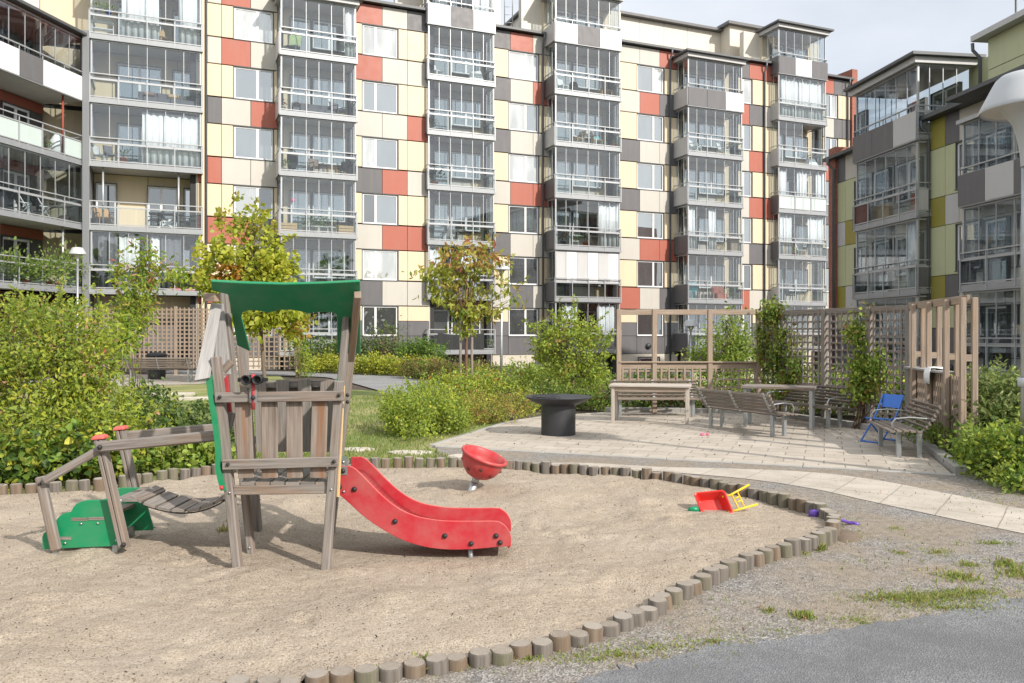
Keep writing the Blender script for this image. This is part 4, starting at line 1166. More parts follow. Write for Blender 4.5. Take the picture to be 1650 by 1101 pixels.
def chair_m(s=1.0, arm=False):
    m = MB(); w_, d_ = .46*s, .44*s
    m.box((-w_/2, -d_/2, .42), (w_/2, d_/2, .46)); m.hexa([(-w_/2, d_/2-.03, .46), (w_/2, d_/2-.03, .46), (w_/2, d_/2, .46), (-w_/2, d_/2, .46), (-w_/2, d_/2+.1, .92), (w_/2, d_/2+.1, .92), (w_/2, d_/2+.13, .92), (-w_/2, d_/2+.13, .92)])
    for x in (-1, 1):
        for y in (-1, 1): m.beam((x*(w_/2-.03), y*(d_/2-.03), .42), (x*(w_/2), y*(d_/2+.02), 0), .04, .04)
        if arm: m.beam((x*w_/2, -d_/2, .64), (x*w_/2, d_/2+.05, .66), .05, .03); m.beam((x*w_/2, -d_/2+.02, .42), (x*w_/2, -d_/2+.02, .64), .03, .03)
    return m
def table_m(w_, d_, h=.72, rnd=False):
    m = MB()
    if rnd: m.lathe([(.001, h-.04), (w_/2, h-.04), (w_/2, h), (.001, h)], (0, 0, 0), 0, 20, smooth=False); m.tube([(0, 0, 0), (0, 0, h-.04)], .04); m.lathe([(.25, 0), (.25, .03), (.03, .06)], (0, 0, 0), 0, 14)
    else:
        m.box((-w_/2, -d_/2, h-.04), (w_/2, d_/2, h))
        for x in (-1, 1):
            for y in (-1, 1): m.beam((x*(w_/2-.04), y*(d_/2-.04), h-.04), (x*(w_/2-.04), y*(d_/2-.04), 0), .05, .05)
    return m
def pot_plant(st, r, x, dep, pmat, h, sp, label, zup=0, pal=((3, (.17, .27, .06)), (1, (.28, .36, .10))), n=110, pr=.13, leaf=.08, group='potted plants on the balconies'):
    fr, u, o, z = spot(st, r, x, dep); c = fr.pt(u, o, z+zup)
    t = thing('potted_plant', c, label, 'potted plant', group)
    m = MB(); hp = pr*1.7; m.lathe([(.001, 0), (pr*.72, 0), (pr, hp*.92), (pr*1.06, hp*.92), (pr*1.06, hp), (pr*.9, hp), (pr*.85, hp*.85), (.001, hp*.85)], c, 0, 14)
    m.build('pot', pmat, t)
    P = NR.normal(size=(n, 3))*np.array([sp*.5, sp*.5, h*.28])+np.array([c.x, c.y, c.z+hp+h*.5])
    D = P-np.array([c.x, c.y, c.z+hp])+NR.normal(size=(n, 3))*.08
    leaves('foliage', P, D, leaf*(.6+.8*NR.random(n)), pick_cols(list(pal), n), 'leaf', t)
    s = MB()
    for _ in range(5): s.tube([c+V((0, 0, hp*.8)), c+V((R.gauss(0, sp*.4), R.gauss(0, sp*.4), hp+h*R.uniform(.5, .9)))], .006, 0, 4)
    s.build('stem', 'twig', t)
def simple(st, r, x, dep, m, name, mats, label, cat, rz=0, group=None):
    ob = put(m, name, mats, st, r, x, dep, label, cat, group); ob.rotation_euler[2] += rz; return ob

# curtains
for a in (('A', 4, 196, 256, 'cloth_white', 'wide white curtain'), ('A', 4, 288, 322, 'cloth_white', 'white corner curtain'), ('A', 2, 229, 323, 'cloth_white', 'long white pleated curtain'),
          ('A', 0, 158, 190, 'cloth_grey', 'dark grey curtain at left'), ('A', 0, 192, 225, 'cloth_white', 'broad white curtain'), ('A', 0, 242, 257, 'cloth_white', 'narrow white curtain'),
          ('A', 0, 259, 292, 'cloth_grey', 'dark grey curtain at right'), ('D', 1, 964, 996, 'cloth_white', 'white slatted curtain'), ('D', -1, 905, 930, 'cloth_white', 'white drape at left'), ('D', -1, 962, 990, 'cloth_white', 'white drape at right'),
          ('E', 1, 1109, 1119, 'cloth_white', 'white corner curtain'), ('E', 1, 1141, 1153, 'cloth_white', 'tied white curtain'), ('F', 4, 1258, 1325, 'cloth_white', 'pale full-width blind curtain'),
          ('F', 2, 1256, 1268, 'cloth_white', 'white curtain at left'), ('F', 2, 1284, 1300, 'cloth_white', 'white curtain in the middle'), ('F', 2, 1314, 1328, 'cloth_white', 'white curtain at right'),
          ('F', 1, 1256, 1276, 'cloth_white', 'draped white curtain'), ('F', 1, 1301, 1326, 'cloth_white', 'straight white curtain'), ('C', 0, 692, 712, 'cloth_white', 'white curtain at left'), ('C', 0, 742, 768, 'cloth_white', 'white curtain behind leaves'),
          ('E', 4, 1086, 1100, 'cloth_white', 'white side curtain'), ('B', 4, 556, 572, 'cloth_white', 'white end curtain'), ('G', 0, 1460, 1474, 'cloth_white', 'white side curtain'), ('C', 5, 760, 790, 'cloth_white', 'white end curtain')):
    if a[0] == 'E' and a[1] == 4: continue
    curtain(*a)
# left wing
for x, h, sp, pm, lab in ((12, .75, .5, 'cloth_grey', 'bushy green plant in a dark tub'), (42, .5, .45, 'terracotta', 'pale green plant in a terracotta pot'), (62, .55, .4, 'white_ceramic', 'yellowish plant in a white pot'),
                          (80, .7, .5, 'terracotta', 'tall green tomato plant'), (97, .95, .5, 'terracotta', 'tallest leafy plant'), (118, .6, .35, 'white_ceramic', 'green plant at the end')):
    pot_plant('L', 0, x, .32, pm, h*1.45, sp*1.6, f'{lab} on the open first floor balcony, {STN["L"]}', n=520, leaf=.13, pal=((3, (.22, .33, .08)), (1, (.36, .42, .14))))
for x, h, pm, lab in ((10, .4, 'white_ceramic', 'small green plant in a white pot'), (31, .25, 'terracotta', 'low terracotta bowl of plants'), (72, .25, 'terracotta', 'small terracotta pot'), (103, .75, 'terracotta', 'green shrub in a pot')):
    pot_plant('L', 2, x, .5, pm, h, .3, f'{lab} on the third floor balcony, {STN["L"]}')
m = MB(); prof = [(.001, 0), (.42, .02), (.44, .35), (.34, .75), (.16, 1.05), (.05, 1.12), (.001, 1.13)]; m.lathe(prof, (0, 0, 0), 0, 14)
simple('L', 2, 94, .7, m, 'wrapped_plant', 'cloth_white', 'bundled white cloth cover on the third floor balcony of the angled left wing', 'plant cover')
def fold_chair():
    m = MB()
    for s in (-.23, .23):
        m.tube([(s, -.35, 0), (s, .25, .95)], .022, 0, 6); m.tube([(s, .3, 0), (s, -.25, .6)], .022, 0, 6); m.tube([(s, -.28, .6), (s, .18, .62)], .024, 0, 6)
    m.box((-.22, -.2, .40), (.22, .2, .43), 1); m.hexa([(-.22, .04, .5), (.22, .04, .5), (.22, .06, .5), (-.22, .06, .5), (-.22, .27, 1.), (.22, .27, 1.), (.22, .29, 1.), (-.22, .29, 1.)], 1)
    return m
for x, lab in ((35, 'nearer white-framed grey folding chair'), (66, 'further white-framed grey folding chair')):
    simple('L', 1, x, .9, fold_chair(), 'folding_chair', ['white_plastic', 'cloth_grey'], f'{lab} on the glazed second floor balcony, {STN["L"]}', 'chair', 1.2, 'folding chairs on the left wing')
m = MB()
for i in range(3): m.ball((R.uniform(-.2, .2), 0, .2+.05*i), .22, 0, 8, .8)
simple('L', 1, 104, .9, m, 'cushion_pile', 'cloth_brown', 'heap of brown cushions on the glazed second floor balcony of the angled left wing', 'cushions')
# wide stack A
m = chair_m(1.35, True)
simple('A', 1, 168, .8, m, 'wicker_chair', 'wicker', 'light brown wicker armchair on the open second floor balcony of the wide stack', 'armchair', .4)
m = MB(); m.beam((-.45, 0, 0), (.45, 0, .74), .07, .09); m.beam((.45, .08, 0), (-.45, .08, .74), .07, .09); m.box((-.75, -.35, .745), (.75, .4, .785), 1)
simple('A', 1, 268, .7, m, 'crossed_leg_table', ['white_plastic', 'cloth_grey'], 'table with crossed white legs on the open second floor balcony of the wide stack', 'table')
for x, lab, z in ((249, 'dark wicker chair left of the crossed-leg table', -1.2), (294, 'dark wicker chair right of the crossed-leg table', 1.2)):
    simple('A', 1, x, .75, chair_m(1.1, True), 'wicker_chair', 'dark_wicker', lab+' on the wide stack', 'chair', z, 'dark wicker chairs')
pot_plant('A', 2, 198, .5, 'terracotta', .5, .35, 'small-leaved plant in a round terracotta pot, third floor of the wide stack', pr=.2)
simple('A', 2, 166, .9, chair_m(1.2), 'chair', 'white_plastic', 'white chair on the third floor balcony of the wide stack', 'chair', 1.0)
simple('A', 2, 177, .55, chair_m(.9), 'stool_chair', 'cloth_grey', 'low dark grey chair on the third floor balcony of the wide stack', 'chair', .4)
m = MB(); m.box((-1.2, -.35, .12), (1.2, .35, .40)); m.box((-1.2, .2, .40), (1.2, .35, .75)); m.hexa([(-.9, -.1, .4), (-.5, -.1, .4), (-.5, .15, .4), (-.9, .15, .4), (-.95, .0, .72), (-.55, .0, .72), (-.5, .18, .70), (-.9, .18, .70)], 1)
m.hexa([(.1, -.1, .4), (.5, -.1, .4), (.5, .15, .4), (.1, .15, .4), (.1, .0, .72), (.55, .0, .70), (.5, .18, .70), (.1, .18, .70)], 2)
simple('A', 3, 268, .75, m, 'sofa', ['cloth_grey', 'cloth_brown', 'raw_wood'], 'low grey sofa with cushions on the fourth floor balcony of the wide stack', 'sofa')
pot_plant('A', 3, 311, .6, 'cloth_grey', .7, .35, 'dark leafy plant in a grey pot beside the sofa, fourth floor of the wide stack')
pot_plant('A', 4, 157, .2, 'white_ceramic', .35, .3, 'green plant on the shelf rail, fifth floor of the wide stack, left one', .95)
pot_plant('A', 4, 175, .2, 'blue_steel', .3, .3, 'green plant in a blue pot on the fifth floor of the wide stack', .95)
m = MB(); [m.box((-.45, -.18, z), (.45, .18, z+.03)) for z in (.02, .38, .72)]; [m.box((x, -.18, .0), (x+.03, .18, .75)) for x in (-.45, .42)]
simple('A', 4, 166, .5, m, 'shelf', 'white_plastic', 'small white open shelf on the fifth floor balcony of the wide stack', 'shelf')
simple('A', 4, 263, .8, chair_m(1.0), 'chair', 'raw_wood', 'plain wooden chair behind the railing, fifth floor of the wide stack', 'chair', .5)
m = MB(); m.box((-.55, -.15, 0), (.0, .15, .14)); m.box((.06, -.14, 0), (.5, .14, .11))
simple('A', 0, 296, .35, m, 'plant_tray', 'toy_red', 'flat red trays on the first floor balcony of the wide stack', 'tray')
# stack B
m = chair_m(1.1); m.hexa([(-.28, .17, .5), (.28, .17, .5), (.28, .2, .5), (-.28, .2, .5), (-.28, .30, 1.15), (.28, .30, 1.15), (.28, .40, 1.1), (-.28, .40, 1.1)], 1)
simple('B', 4, 472, .7, m, 'deck_chair', ['cloth_grey', 'cloth_lime'], 'chair with a pale green towel, fifth floor of the stack behind the maple', 'chair', -.5)
pot_plant('B', 4, 562, .5, 'white_ceramic', .8, .35, 'tall feathery plant at the right end, fifth floor of the stack behind the maple')
pot_plant('B', 3, 455, .35, 'white_ceramic', .25, .2, 'reddish plant in a white pot, fourth floor of the stack behind the maple', 0, ((1, (.3, .1, .06)), (1, (.2, .15, .06))), 60, .16)
m = MB(); m.box((-1.0, -.3, .1), (1.0, .3, .38)); m.box((-1.0, .15, .38), (1.0, .3, .7)); m.ball((-.8, -.05, .52), .18, 1, 8)
simple('B', 3, 505, .8, m, 'sofa', ['cloth_grey', 'cloth_brown'], 'grey sofa on the fourth floor of the stack behind the maple', 'sofa')
simple('B', 3, 545, .7, chair_m(1.2, True), 'chair', 'cloth_grey', 'grey armchair on the fourth floor of the stack behind the maple', 'chair', .6)
pot_plant('B', 2, 457, .35, 'white_ceramic', .35, .3, 'green plant in a white pot, third floor of the stack behind the maple')
m = MB(); m.lathe([(.18, 0), (.26, .4), (.24, .75), (.1, .92), (.03, .98)], (0, 0, .25), 0, 10); m.tube([(0, 0, 0), (0, 0, .3)], .03)
simple('B', 2, 471, .6, m, 'hanging_jacket', 'cloth_black', 'black jacket on a stand, third floor of the stack behind the maple', 'jacket')
simple('B', 2, 510, .8, chair_m(1.1, True), 'chair', 'cloth_brown', 'brown chair on the third floor of the stack behind the maple', 'chair', .3)
simple('B', 2, 535, .8, table_m(.5, .5, .5), 'side_table', 'wicker', 'small wicker table on the third floor of the stack behind the maple', 'table')
simple('B', 2, 553, .8, chair_m(1.0), 'chair', 'dark_wicker', 'dark chair at the right end, third floor of the stack behind the maple', 'chair', -.6)
for i, (x, w_) in enumerate(((492, 'leftmost'), (506, 'second'), (521.5, 'third'), (535, 'rightmost'))):
    pot_plant('B', 1, x, .3, 'white_ceramic', .5, .32, f'green plant in the {w_} of four white pots, second floor behind the maple', n=130, pr=.19)
for x, w_ in ((465, 'left'), (557, 'right')):
    m = MB(); [m.box((-.38, -.2, z), (.38, .2, z+.13)) for z in (0, .15, .30)]
    simple('B', 1, x, .35, m, 'planter_crate', 'raw_wood', f'pale wooden planter crate at the {w_} end of the four white pots', 'planter', 0, 'wooden planters')
m = MB(); m.ball((0, 0, 0), .1, 0, 10)
fr, u, o, z = spot('B', 1, 472, .4); ob = m.build('ball_lantern', 'pink_plastic'); ob.location = fr.pt(u, o, z+1.55); tag(ob, 'small pink ball lantern hanging in the second floor balcony behind the maple', 'lantern')
simple('B', 0, 540, .8, table_m(.9, .6), 'table', 'cloth_grey', 'dark table on the first floor of the stack behind the maple', 'table')
# stack C
simple('C', 4, 704, .7, chair_m(1.1), 'chair', 'white_plastic', 'white garden chair at the left, fifth floor of the bronze tree stack', 'chair', .5)
m = MB(); m.hexa([(-.5, -.2, 0), (.5, -.2, 0), (.5, .3, 0), (-.5, .3, 0), (-.2, .0, .7), (.3, .0, .8), (.3, .25, .8), (-.2, .25, .7)])
simple('C', 4, 766, .7, m, 'sheeted_furniture', 'cloth_white', 'white sheet over furniture, fifth floor of the bronze tree stack', 'cover')
pot_plant('C', 3, 698, .4, 'white_ceramic', .5, .3, 'pale plant at the left, fourth floor of the bronze tree stack', 0, ((1, (.2, .2, .12)), (1, (.1, .12, .06))))
pot_plant('C', 2, 701, .5, 'terracotta', .9, .4, 'dark spiky plant in a terracotta pot, third floor of the bronze tree stack', 0, ((2, (.03, .06, .04)), (1, (.07, .1, .05))), 120, .17, .16)
simple('C', 1, 738, .75, table_m(.85, .85, .7, True), 'round_table', 'white_plastic', 'round white table on the second floor of the bronze tree stack', 'table')
simple('C', 1, 719, .8, chair_m(1.1), 'chair', 'white_plastic', 'pale chair left of the round white table', 'chair', -1.2)
simple('C', 1, 756, .8, chair_m(1.1), 'chair', 'wicker', 'wicker chair right of the round white table', 'chair', 1.2)
m = MB(); m.lathe([(.001, 0), (.18, 0), (.22, .28), (.2, .28), (.17, .03)], (0, 0, 0), 0, 12)
simple('C', 1, 787, .35, m, 'basket', 'wicker', 'wicker basket at the right end, second floor of the bronze tree stack', 'basket')
fr, u, o, z = spot('C', -1, 706, -.06); u2 = fr.u_at(780, o)
m = MB(); n = 22
for i in range(n):
    def sp_(k, zz): return fr.pt(u+(u2-u)*k/n, o+.02*math.sin(k*1.3+zz*3), z+.85*zz+.05-(.10*math.sin(k/n*3.1) if zz == 1 else 0))
    m.quad(sp_(i, 0), sp_(i+1, 0), sp_(i+1, 1), sp_(i, 1))
ob = m.build('tarpaulin', 'cloth_black', loc=fr.pt(u, o, z)); so_ = ob.modifiers.new('t', 'SOLIDIFY'); so_.thickness = .012
tag(ob, 'dark tarpaulin tied over the railing of the open ground floor balcony', 'tarpaulin')
pot_plant('C', -1, 696, .35, 'wicker', .25, .25, 'plant in a beige basket beside the dark tarpaulin', n=50, pr=.17); pot_plant('C', -1, 789, .3, 'white_ceramic', .3, .2, 'small plant in a white pot right of the dark tarpaulin', n=50)
# stack D
simple('D', 4, 908, .6, chair_m(1.0), 'chair', 'white_plastic', 'white chair at the left, fifth floor above the bushy tree', 'chair', .3)
m = MB(); m.lathe([(.001, 0), (.25, 0), (.28, .45), (.2, .75), (.001, .8)], (0, 0, 0), 0, 10)
simple('D', 4, 924, .7, m, 'covered_grill', 'cloth_black', 'covered black grill, fifth floor above the bushy tree', 'grill')
simple('D', 4, 975, .7, table_m(.7, .5, .55), 'low_table', 'wicker', 'pale low table at the right, fifth floor above the bushy tree', 'table')
for x, lab, rz in ((931, 'pale wooden chair left of the white table, fourth floor', -1.3), (962, 'pale wooden chair right of the white table, fourth floor', 1.3)):
    simple('D', 3, x, .6, chair_m(1.15), 'chair', 'raw_wood', lab, 'chair', rz, 'pale wooden chairs')
simple('D', 3, 946, .65, table_m(.95, .6), 'table', 'white_plastic', 'white table between two pale wooden chairs', 'table')
simple('D', 3, 966, 1.0, chair_m(1.2), 'chair', 'turquoise', 'turquoise chair behind the pale wooden furniture', 'chair')
pot_plant('D', 3, 990, .4, 'terracotta', .2, .2, 'round terracotta pot at the right end, fourth floor above the bushy tree', n=30, pr=.17)
for x, pm, h, lab, pal in ((908, 'cloth_grey', .5, 'reddish shrub at the left, second floor above the bushy tree', ((1, (.2, .08, .06)), (1, (.1, .13, .05)))), (927, 'white_ceramic', .5, 'bright green plant, second floor above the bushy tree', ((1, (.12, .22, .04)),)),
                           (944, 'terracotta', .55, 'white-flowering plant in a terracotta pot, second floor above the bushy tree', ((2, (.1, .17, .04)), (1, (.6, .6, .55))))):
    pot_plant('D', 1, x, .3, pm, h, .36, lab, 0, pal, 150, .18)
# stacks E and F
for x, lab in ((1121, 'white chair at the left, fourth floor of the second stack from the brick end'), (1166, 'white chair at the right, fourth floor of the second stack from the brick end')):
    simple('E', 3, x, .6, chair_m(1.15, True), 'chair', 'white_plastic', lab, 'chair', .5, 'white chairs on the second stack from the brick end')
m = MB(); m.box((-.3, -.2, 0), (.3, .2, 1.0))
m.box((-.28, -.215, .05), (-.01, -.2, .95)); m.box((.01, -.215, .05), (.28, -.2, .95))
simple('E', 1, 1181, .5, m, 'cabinet', 'wood_brown', 'brown wooden cabinet on the second floor of the second stack from the brick end', 'cabinet')
m = table_m(.8, .5, .45); simple('E', 1, 1150, .6, m, 'low_table', 'raw_wood', 'low pale wooden table behind the tied curtain', 'table')
m = MB(); m.hexa([(-.3, 0, .5), (.3, 0, .5), (.3, .04, .5), (-.3, .04, .5), (-.25, .02, 1.02), (.3, .02, 1.02), (.3, .07, 1.), (-.25, .07, 1.)]); m.box((-.02, 0.05, 0), (.02, .09, .55))
simple('E', 0, 1117, .35, m, 'drying_towel', 'turquoise', 'blue towel on a stand, first floor of the second stack from the brick end', 'towel')
simple('E', 0, 1138, .7, table_m(.8, .5), 'table', 'wood_brown', 'brown table on the first floor of the second stack from the brick end', 'table')
m = MB(); m.box((-.4, -.25, .1), (.4, .3, .42)); m.box((-.4, .2, .42), (.4, .3, .85))
simple('E', 0, 1160, .7, m, 'armchair', 'panel_red', 'dark red armchair on the first floor of the second stack from the brick end', 'armchair')
pot_plant('E', 0, 1176, .4, 'white_ceramic', .55, .4, 'green plant beside the dark red armchair')
m = MB(); m.hexa([(-.5, -.2, 0), (.4, -.2, 0), (.4, .3, 0), (-.5, .3, 0), (-.3, .0, .6), (.1, .0, .65), (.1, .25, .6), (-.3, .25, .6)])
simple('F', 3, 1310, .6, m, 'covered_pile', 'cloth_white', 'pale cloth over a pile on the fourth floor of the stack nearest the brick end', 'pile')
simple('F', 1, 1268, .5, table_m(.9, .5, .7), 'table', 'raw_wood', 'pale wooden table on the second floor of the stack nearest the brick end', 'table')
simple('F', 1, 1290, .6, chair_m(1.1), 'chair', 'white_plastic', 'white spindle chair beside the pale wooden table, nearest the brick end', 'chair', -.4)
pot_plant('F', 1, 1279, .3, 'terracotta', .3, .2, 'small plant in a terracotta pot under the pale wooden table', n=60)
simple('F', 0, 1275, .6, chair_m(1.1, True), 'chair', 'dark_wicker', 'dark chair on the first floor of the stack nearest the brick end', 'chair', .3)
# right block
m = MB(); m.box((-.6, -.2, 0), (.6, .2, .75)); simple('G', 1, 1425, .6, m, 'sideboard', 'raw_wood', 'pale sideboard on the glazed balcony of the olive and green block', 'sideboard')
# ------------------------------------------------------------------ wooden play tower with slide, bridge and steps
UPY = (0, 1, 0)
tower = thing('play_tower', (-1.65, 6.1, 0), 'weathered wooden play tower with green roof board, red slide, sagging bridge and green steps', 'play tower')
def ext(p0, p1, d):    # extend p1 away from p0
    a = (V(p1)-V(p0)).normalized(); return V(p1)+a*d
def part(name, mats, fn, parent=tower, bevel=0, label=None):
    m = MB(); fn(m); return m.build(name, mats, parent, bevel=bevel, label=label)
def post(t, b, Y, w_=.06, d_=.07, mat='wood_grey'):
    p0 = W(*t, Y); p1 = ext(p0, W(*b, Y), .12)
    return part('post', mat, lambda m: m.beam(p0, p1, w_, d_, up=UPY, ch=.006))
def bolt(parent, p, r=.012, mat='black_rubber', name='bolt'):
    m = MB(); m.ball(p, r, 0, 10); return m.build(name, mat, parent)
post((348, 575), (384, 922), 5.66); post((547, 614), (525, 920), 5.66)
post((361, 469), (405, 893), 6.10, .05); post((562, 469), (527, 885), 6.12, .05)
post((389, 555), (415, 858), 6.70, .07); post((566, 562), (532, 858), 6.70, .07)
def rail(a, b, Y, h=.07, th=.028, mat='wood_grey', name='rail'):
    return part(name, mat, lambda m: m.beam(W(*a, Y), W(*b, Y), th, h, ch=.004))
r1 = rail((347, 641), (554, 638), 5.605); r2 = rail((359, 749), (545, 744), 5.605)
for x, y, r_ in ((354, 640, r1), (546, 637, r1), (367, 748.5, r2), (538, 744, r2)): bolt(r_, W(x, y, 5.585), .013)
for a, b in (((391, 637), (397, 770)), ((434, 637), (435, 770)), ((474, 637), (475, 770)), ((516, 637), (512, 770))):
    part('plank', 'wood_rust', lambda m: m.beam(W(*a, 5.645), W(*b, 5.645), .112, .022, up=UPY, ch=.004))
# back wall of the cabin: planks on both sides of two rails
rail((398, 620), (556, 618), 6.66, .06); rail((404, 709), (552, 706), 6.66, .06)
for x0, x1, yt in ((418, 424, 614), (455, 458, 612), (491, 491, 611), (527, 523, 612)):
    part('plank', 'wood_grey', lambda m: m.beam(W(x0, yt, 6.62), W(x1, 728, 6.62), .105, .022, up=UPY, ch=.004))
for x0, x1 in ((437, 441), (473, 474), (509, 507)):
    part('plank', 'wood_grey', lambda m: m.beam(W(x0, 618, 6.70), W(x1, 722, 6.70), .10, .022, up=UPY, ch=.004))
# deck
part('deck_beam', 'wood_grey', lambda m: m.beam(W(378, 790, 5.67), W(529, 787.5, 5.67), .04, .065, ch=.004))
part('deck_beam', 'wood_grey', lambda m: m.beam(V((-2.02, 6.6, .56)), V((-1.32, 6.6, .56)), .04, .065, ch=.004))
for i in range(6):
    xa = -1.905+i*.105
    part('deck_board', 'wood_grey', lambda m: m.beam(V((xa+.05, 5.655, .607)), V((xa+.05-.06, 6.66, .607)), .098, .024, ch=.003))
# sloping green roof board with a scalloped opening (seen from below)
def roofpt(x, y):
    q = (HY-y)/F; t = (.37-5.75*q)/(.52+.75*q); t = max(-.02, t)
    Y = 5.75+.75*t; return ((x-CX)/F*Y, t*.9126)
ol = [(339, 453.5), (400, 457), (460, 458.5), (520, 457), (580, 454), (580.5, 490), (580.5, 571), (543, 570), (543, 520), (542, 507), (536, 504), (520, 503), (505, 504), (495, 505.5), (485, 502.5), (470, 500), (450, 500),
      (440, 503), (430, 504.5), (420, 502), (412, 500.5), (400, 501), (391, 504), (388.5, 512), (395, 535), (403, 567), (382, 557), (374, 510), (367, 475), (342, 469)]
op = [roofpt(*p) for p in ol]
part('roof_board', 'paint_green', lambda m: m.prism(op, (0, 5.75, 2.02), (1, 0, 0), (0, .8218, -.5698), .022), bevel=.006)
part('rafter', 'wood_brown', lambda m: m.beam(W(331, 479, 5.9), W(350, 480, 5.85), .05, .06, ch=.004))
for a, b in (((575, 474), (566, 573)),):
    p0 = W(*a, 5.78); p1 = W(*b, 6.52)
    part('rafter', 'wood_brown', lambda m: m.beam(p0+V((0, .03, .0)), p1+V((0, 0, -.03)), .05, .06, ch=.004))
# slanting grey boards on the entrance side
def board(px, th=.022, mat='wood_pale'):
    def f(m):
        a, b, c, d = [W(*p) for p in px]; nn = (b-a).cross(c-a).normalized(); o_ = V((0, 0, EYE)); dd = d-o_; d = o_+dd*((a-o_).dot(nn)/dd.dot(nn))
        m.hexa([a, b, b+nn*th, a+nn*th, d, c, c+nn*th, d+nn*th])
    return part('slanting_board', mat, f, bevel=.003)
board([(313, 616, 5.55), (338.5, 611, 5.60), (357.5, 493, 5.98), (340, 491, 5.95)])
board([(347, 602, 6.0), (373, 604, 6.0), (361, 490, 6.06), (351, 492, 6.06)])
# curved green entrance frame: one plate with a big arch, seen on its edge
gc = [(338, 604), (338, 618), (341, 640), (346.5, 675), (351, 710), (352.5, 733), (352, 752), (356, 773), (361, 790)]
for Ya, Yb in ((6.52, 6.62), (5.60, 5.70)):
    def plate(m):
        kk = .5*(Ya+Yb)/5.65; q = [W(x, y, 5.62) for x, y in gc]; q = [V((p.x*kk, 0, p.z)) for p in q]
        for a, b in zip(q[:-1], q[1:]):
            t_ = V((.017, 0, 0))
            m.hexa([V((b.x, Ya, b.z))-t_, V((b.x, Ya, b.z))+t_, V((b.x, Yb, b.z))+t_, V((b.x, Yb, b.z))-t_, V((a.x, Ya, a.z))-t_, V((a.x, Ya, a.z))+t_, V((a.x, Yb, a.z))+t_, V((a.x, Yb, a.z))-t_])
    gp = part('entrance_frame', 'paint_green', plate)
bolt(gp, W(357, 786, 5.59), .016, 'paint_red')
rp_ = [(361, 614), (367.5, 603), (374, 668), (369, 671)]
def redp(m):
    q = [W(x, y, 5.74) for x, y in rp_]; m.prism([(p.x, p.z) for p in q], (0, 5.74, 0), (1, 0, 0), (0, 0, 1), .02)
part('red_board', 'paint_red', redp)
part('brace', 'wood_grey', lambda m: m.beam(W(359, 598, 5.72), W(373, 583, 5.72), .02, .05))
part('brace', 'wood_grey', lambda m: m.beam(W(368, 690, 5.72), W(374, 665, 5.72), .02, .05))
# slide side frame: green plate and pale plywood edge by the front right post
part('side_panel', 'paint_green', lambda m: m.hexa([W(536, 752, 5.70), W(540, 752, 5.70), V((-1.435, 6.6, .73)), V((-1.455, 6.6, .73)), W(541, 616, 5.70), W(545, 616, 5.70), V((-1.415, 6.6, 1.30)), V((-1.435, 6.6, 1.30))]))
pe = part('side_panel', 'plywood_edge', lambda m: m.beam(W(553.5, 622, 5.72), W(544.5, 801, 5.72), .019, .025, up=UPY, ch=.003), label='pale plywood edged side panel')
for x, y in ((560, 637), (560, 648)): bolt(pe, W(x, y, 5.68), .014)
bolt(tower, W(370, 794, 5.62), .009, 'steel_bolt'); bolt(tower, W(534, 789, 5.62), .009, 'steel_bolt'); bolt(tower, W(402, 883, 6.06), .009, 'steel_bolt')
# toy binoculars
bn = MB(); rx = Matrix.Rotation(math.pi/2, 3, 'X')
for x in (398.5, 417):
    c = W(x, 612, 5.56)
    bn.lathe([(0.0008, -0.0510), (0.0255, -0.0510), (0.0306, -0.0170), (0.0255, 0.0000), (0.0306, 0.0255), (0.0348, 0.0425), (0.0306, 0.0467), (0.0238, 0.0382), (0.0221, 0.0085), (0.0008, 0.0085)], c, 0, 18, rx)
for x0, x1 in ((384, 391), (424, 431)): bn.beam(W(x0, 612, 5.56), W(x1, 612, 5.56), .03, .025)
bn.beam(W(403, 612, 5.56), W(413, 612, 5.56), .05, .03)
bno = bn.build('toy_binoculars', 'black_rubber', tower)
part('stalk', 'paint_red', lambda m: m.tube([W(408, 603, 5.57), W(408, 660, 5.585)], .014, 0, 10), bno)
part('bracket', 'galvanised', lambda m: m.beam(W(408, 629, 5.575), W(408, 649, 5.575), .05, .006, up=UPY), bno)
bolt(bno, W(407.5, 641, 5.56), .016)

# slide
c7 = lambda x, y: (520+x/4.588, 680+y/4.588)
stop = [(122, 325), (175, 325), (205, 325), (245, 345), (300, 395), (400, 500), (500, 590), (600, 655), (700, 695), (800, 715), (900, 727), (1000, 730), (1140, 730), (1280, 730), (1325, 745), (1358, 772), (1380, 808), (1393, 850), (1393, 915)]
sbot = [(1290, 920), (1190, 930), (1100, 937), (950, 940), (820, 930), (700, 905), (560, 855), (420, 775), (300, 690), (180, 580), (122, 533)]
YN, YFA = 5.93, 6.36
def xz(p, Y=YN): q = W(*c7(*p), Y); return (q.x, q.z)
def catmull(ps, n=4):
    return [(p.x, p.y) for p in smooth_loop(ps, n, False)]
topc = catmull([xz(p) for p in stop], 4); botc = catmull([xz(p) for p in sbot], 4)
slide = part('slide', 'paint_red', lambda m: None if False else [m.add([V((a[0], YN+.002, a[1]-.10)), V((b[0], YN+.002, b[1]-.10)), V((b[0], YFA-.002, b[1]-.10)), V((a[0], YFA-.002, a[1]-.10))], [(0, 1, 2, 3)], 0, None, True) for a, b in zip(topc[:66], topc[1:67])])
sm = slide.modifiers.new('thickness', 'SOLIDIFY'); sm.thickness = .018
for Y in (YN, YFA+.02):
    part('side_panel', ['paint_red', 'cap_red'], lambda m: m.prism(topc+botc, (0, Y, 0), (1, 0, 0), (0, 0, 1), .02, 0, 1), slide, bevel=.004)
